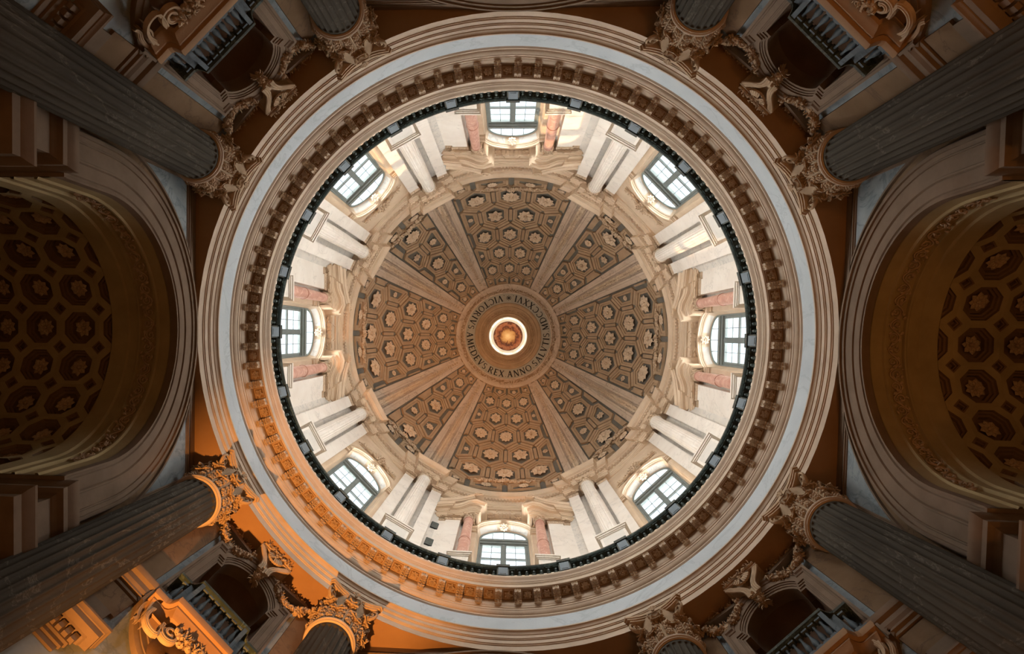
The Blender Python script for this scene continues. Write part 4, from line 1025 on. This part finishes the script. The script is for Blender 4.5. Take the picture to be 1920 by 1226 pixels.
# ---- ribs
def rib_mesh():
    E = [.02+(ETOP+.0-.02)*i/28 for i in range(29)]; prof = [(-1, -.03), (-1, .16), (-.62, .16), (-.60, .21), (-.42, .21), (-.40, .05), (.40, .05), (.42, .21), (.60, .21), (.62, .16), (1, .16), (1, -.03)]
    return MB().loft([[dpt(radians(RIBW)*t, e, o) for e in E] for t, o in prof]).mesh('rib', 'ribmarble', 25)
ME_RIB = rib_mesh()
def rib_garland(seed):
    m = MB(); r = random.Random(seed); n = 46
    for i in range(n):
        e = .16+(ETOP-.2)*(i+.3)/n; k = RD*cos(e)*radians(RIBW)*.36
        b = Vector(dpt(0, e, .08)); up = -(Vector((cos(e), 0, sin(e)))); tg = Vector((-sin(e), 0, cos(e)))
        sz = max(.10, k*1.15)
        for s in (-1, 1):
            m.leaf(b+up*.03, Vector((0, s*1.0, 0))+tg*.6+up*.7, up, sz*r.uniform(.8, 1.1), sz*.5, .6)
            m.leaf(b+up*.05+Vector((0, s*k*.2, 0)), Vector((0, s*.4, 0))+tg+up*1.1, up, sz*.75, sz*.42, .6)
        m.ball(b+up*sz*.35+Vector((0, r.uniform(-.35, .35)*k, 0)), sz*.26, 5)
    return m.mesh('leaf_garland', 'drum', 0)
ME_RG = [rib_garland(i) for i in range(2)]
for i, a in enumerate(rib_angles()):
    r_ = obj('rib', ME_RIB, dome, RZ(a)); obj('leaf_garland', ME_RG[i % 2], r_)
# ---- scroll crests at the foot of each panel
def crest(wd):
    m = MB(); e0 = e_of_px(283)
    def at(t, up, o=.16): e = e0+up/RD; return dpt(t/(RD*cos(e)), e, o)
    for s in (-1, 1):
        foliage(m, [at(s*(.45+(wd-.45)*i/6), .12+.1*sin(i)) for i in range(7)], .09, 60, .2, 70+s, (-1, 0, 0))
        for c, rr in ((.42, .22), (.42+(wd-.42)*.5, .16)):
            m.tube([at(s*(c+(rr-rr*.85*i/18)*cos(i*.5)), .28+(rr-rr*.85*i/18)*sin(i*.5), .2) for i in range(19)], .045, 5)
    foliage(m, [at(-.25, .3), at(0, .42), at(.25, .3)], .1, 34, .22, 74, (-1, 0, 0))
    return m.mesh('scroll_crest', 'drum', 0)
ME_CR = [crest(1.9), crest(1.35)]
for a in range(0, 360, 45): obj('scroll_crest', ME_CR[0 if a % 90 == 0 else 1], dome, RZ(a))
# ---- crown ring, inscription, oculus
def Rp(px, off=0): e = e_of_px(px); r = RD-off; return (r*cos(e), HD+r*sin(e))
crown = obj('crown_ring', MB().lathe([Rp(99, -.02), Rp(99, .22), Rp(94, .24), Rp(93, .20), Rp(91, .20), Rp(90.5, .14), Rp(84, .14), Rp(83.5, .20), Rp(81.5, .20), Rp(80.5, .10)], 128).mesh('crown_ring', 'ribmarble', 25), dome)
cl = MB(); pr = []
for i in range(97):
    e = e_of_px(87); pr.append(dpt(2*pi*i/96, e, .16))
foliage(cl, pr, .06, 620, .15, 9, (0, 0, -1)); obj('leaf_ring', cl.mesh('leaf_ring', 'dome', 0), crown)
insc = obj('inscription_band', MB().lathe([Rp(81, .09), Rp(62, .09)], 128).mesh('inscription_band', 'inscr', 25), dome)
inner = obj('oculus_moulding', MB().lathe([Rp(62.5, .05), Rp(62.5, .18), Rp(60, .20), Rp(58, .17), Rp(56, .17), Rp(55.5, .22), Rp(52, .24), Rp(51, .19), Rp(44, .19), Rp(43.5, .26), Rp(41, .28), Rp(39.5, .22), Rp(37.5, .24), Rp(36.2, .2), Rp(36.0, -.4)], 128).mesh('oculus_moulding', 'dome', 25), dome)
cl = MB(); foliage(cl, [dpt(2*pi*i/96, e_of_px(47.5), .20) for i in range(97)], .05, 420, .12, 19, (0, 0, -1)); obj('leaf_ring', cl.mesh('leaf_ring', 'dome', 0), inner)
# letters as strokes with serifs (unit height)
TH, TN, SF = .19, .10, .07
def vst(x, w=TH): return [('l', x, 0, x, 1, w), ('l', x-.13, .02, x+.13, .02, SF), ('l', x-.13, .98, x+.13, .98, SF)]
G = {
 'I': (.30, vst(.15)), 'V': (.82, [('l', .12, 1, .42, 0, TH), ('l', .70, 1, .42, 0, TN), ('l', .0, .98, .25, .98, SF), ('l', .58, .98, .82, .98, SF)]),
 'A': (.84, [('l', .12, 0, .42, 1, TN), ('l', .72, 0, .42, 1, TH), ('l', .24, .36, .6, .36, TN), ('l', .0, .02, .24, .02, SF), ('l', .60, .02, .84, .02, SF)]),
 'C': (.80, [('a', .45, .5, .38, .47, 50, 310, TH*.8), ('l', .70, .78, .70, .98, SF)]), 'O': (.90, [('a', .45, .5, .38, .47, 0, 360, TH*.8)]),
 'T': (.74, vst(.37)[:2]+[('l', .0, .96, .74, .96, TN), ('l', .03, .82, .03, .98, SF), ('l', .71, .82, .71, .98, SF)]),
 'R': (.78, vst(.14)+[('a', .30, .74, .26, .23, -90, 90, TH*.7), ('l', .14, .97, .3, .97, TN), ('l', .14, .51, .3, .51, TN), ('l', .36, .5, .70, 0, TH*.8), ('l', .62, .02, .80, .02, SF)]),
 'S': (.58, [('a', .29, .74, .21, .22, 30, 270, TH*.7), ('a', .29, .27, .22, .24, -150, 90, TH*.7)]),
 'M': (1.02, [('l', .14, 0, .2, 1, TN), ('l', .2, 1, .51, .05, TH), ('l', .82, 1, .51, .05, TN), ('l', .82, 1, .88, 0, TH), ('l', .02, .02, .26, .02, SF), ('l', .76, .02, 1.0, .02, SF)]),
 'E': (.62, vst(.14)+[('l', .14, .97, .56, .97, TN), ('l', .14, .5, .48, .5, TN), ('l', .14, .03, .58, .03, TN), ('l', .56, .82, .56, .98, SF), ('l', .58, .02, .58, .2, SF)]),
 'D': (.86, vst(.14)+[('a', .36, .5, .42, .47, -90, 90, TH*.8), ('l', .14, .97, .38, .97, TN), ('l', .14, .03, .38, .03, TN)]),
 'X': (.80, [('l', .12, 1, .68, 0, TH), ('l', .68, 1, .12, 0, TN), ('l', .0, .98, .24, .98, SF), ('l', .56, .98, .8, .98, SF), ('l', .0, .02, .24, .02, SF), ('l', .56, .02, .8, .02, SF)]),
 'N': (.86, [('l', .14, 0, .14, 1, TN), ('l', .14, 1, .72, 0, TH), ('l', .72, 0, .72, 1, TN), ('l', .02, .98, .2, .98, SF), ('l', .02, .02, .26, .02, SF), ('l', .6, .98, .84, .98, SF)]),
 'L': (.60, vst(.14)+[('l', .14, .03, .56, .03, TN), ('l', .57, .02, .57, .2, SF)]), '.': (.18, [('l', .05, .07, .15, .07, .1)]),
 '*': (.9, [('l', .45+.42*cos(k*pi/4), .5+.42*sin(k*pi/4), .45-.42*cos(k*pi/4), .5-.42*sin(k*pi/4), .085) for k in range(4)]),
}
def glyph(ch, hgt):
    wd, st = G[ch]; m = MB(); fn = lambda a_, b_, d: (a_*hgt, b_*hgt, d)
    for q in st:
        if q[0] == 'l':
            _, x0, y0, x1, y1, w_ = q; dx, dy = x1-x0, y1-y0; l = hypot(dx, dy) or 1; nx, ny = -dy/l*w_/2, dx/l*w_/2
            m.prism([(x0+nx, y0+ny), (x1+nx, y1+ny), (x1-nx, y1-ny), (x0-nx, y0-ny)], fn, 0, .02)
        else:
            _, cx, cy, rx, ry, a0, a1, w_ = q; n = 20
            for i in range(n):
                t0, t1 = radians(a0+(a1-a0)*i/n), radians(a0+(a1-a0)*(i+1)/n)
                def pt(t, k): ww = w_*(.45+.55*abs(cos(t))); return (cx+(rx+k*ww/2)*cos(t), cy+(ry+k*ww/2)*sin(t))
                m.prism([pt(t0, 1), pt(t1, 1), pt(t1, -1), pt(t0, -1)], fn, 0, .02)
    return m.mesh('letter', 'letter', 0), wd
TEXT = '*.VICTORIVS.AMEDEVS.REX.ANNO.SALVTIS.MDCCXXVI.'
eb, et = e_of_px(77.5), e_of_px(66.0)
HG = RD*(et-eb); gap = .17
tot = sum(G[c][0]+gap for c in TEXT); ang_per = 2*pi/tot
gl = {}
pos = -(G['*'][0])/2
for ch in TEXT:
    if ch not in gl: gl[ch] = glyph(ch, HG)
    me, wd = gl[ch]
    th = radians(-90)-(pos+wd/2)*ang_per
    e = eb; n = Vector((cos(e)*cos(th), cos(e)*sin(th), sin(e)))
    upv = Vector((-sin(e)*cos(th), -sin(e)*sin(th), cos(e))); rt = Vector((sin(th), -cos(th), 0))
    sx = (ang_per*RD*cos((eb+et)/2))/HG; org = Vector(dpt(th, e, .10))-rt*(wd*HG*sx/2)
    Mx = Matrix.Identity(4); zz = rt.cross(upv)
    for i in range(3): Mx[i][0], Mx[i][1], Mx[i][2], Mx[i][3] = rt[i]*sx, upv[i], zz[i], org[i]
    obj('letter', me, insc, Mx)
    pos += wd+gap
# ---- lantern
lan = obj('lantern', None, label='bright round lantern above the oculus with a painted ceiling', cat='lantern', kind='structure')
LR = 1.42; L0 = Rp(36.4)[1]+.15; L1 = 55.4
lw = MB()
for i in range(8):
    a0 = radians(45*i+22.5-7); lw.lathe([(LR, L0+.9), (LR, L1-1.2)], 4, a0, a0+radians(14)); lw.lathe([(LR+.25, L0+.9), (LR+.25, L1-1.2)], 4, a0, a0+radians(14))
    for s in (a0, a0+radians(14)): lw.loft([[(LR*cos(s), LR*sin(s), L0+.9), (LR*cos(s), LR*sin(s), L1-1.2)], [((LR+.25)*cos(s), (LR+.25)*sin(s), L0+.9), ((LR+.25)*cos(s), (LR+.25)*sin(s), L1-1.2)]])
obj('pier_ring', lw.mesh('pier_ring', 'white', 30), lan)
obj('base_ring', MB().lathe([(LR+.4, L0-.1), (LR+.02, L0-.1), (LR, L0), (LR, L0+.9), (LR+.25, L0+.9)], 64).mesh('base_ring', 'white', 30), lan)
obj('top_ring', MB().lathe([(LR+.25, L1-1.2), (LR, L1-1.2), (LR, L1-.3), (LR-.06, L1-.25), (LR-.12, L1-.1), (LR-.16, L1), (LR-.1, L1+.1)], 64).mesh('top_ring', 'white', 30), lan)
fc = MB().lathe([((LR-.08)*cos(i*pi/24), .55*sin(i*pi/24)) for i in range(12)]+[(.001, .55)], 48)
obj('fresco', fc.mesh('fresco', 'fresco', 60), lan, TR(0, 0, L1+.05))
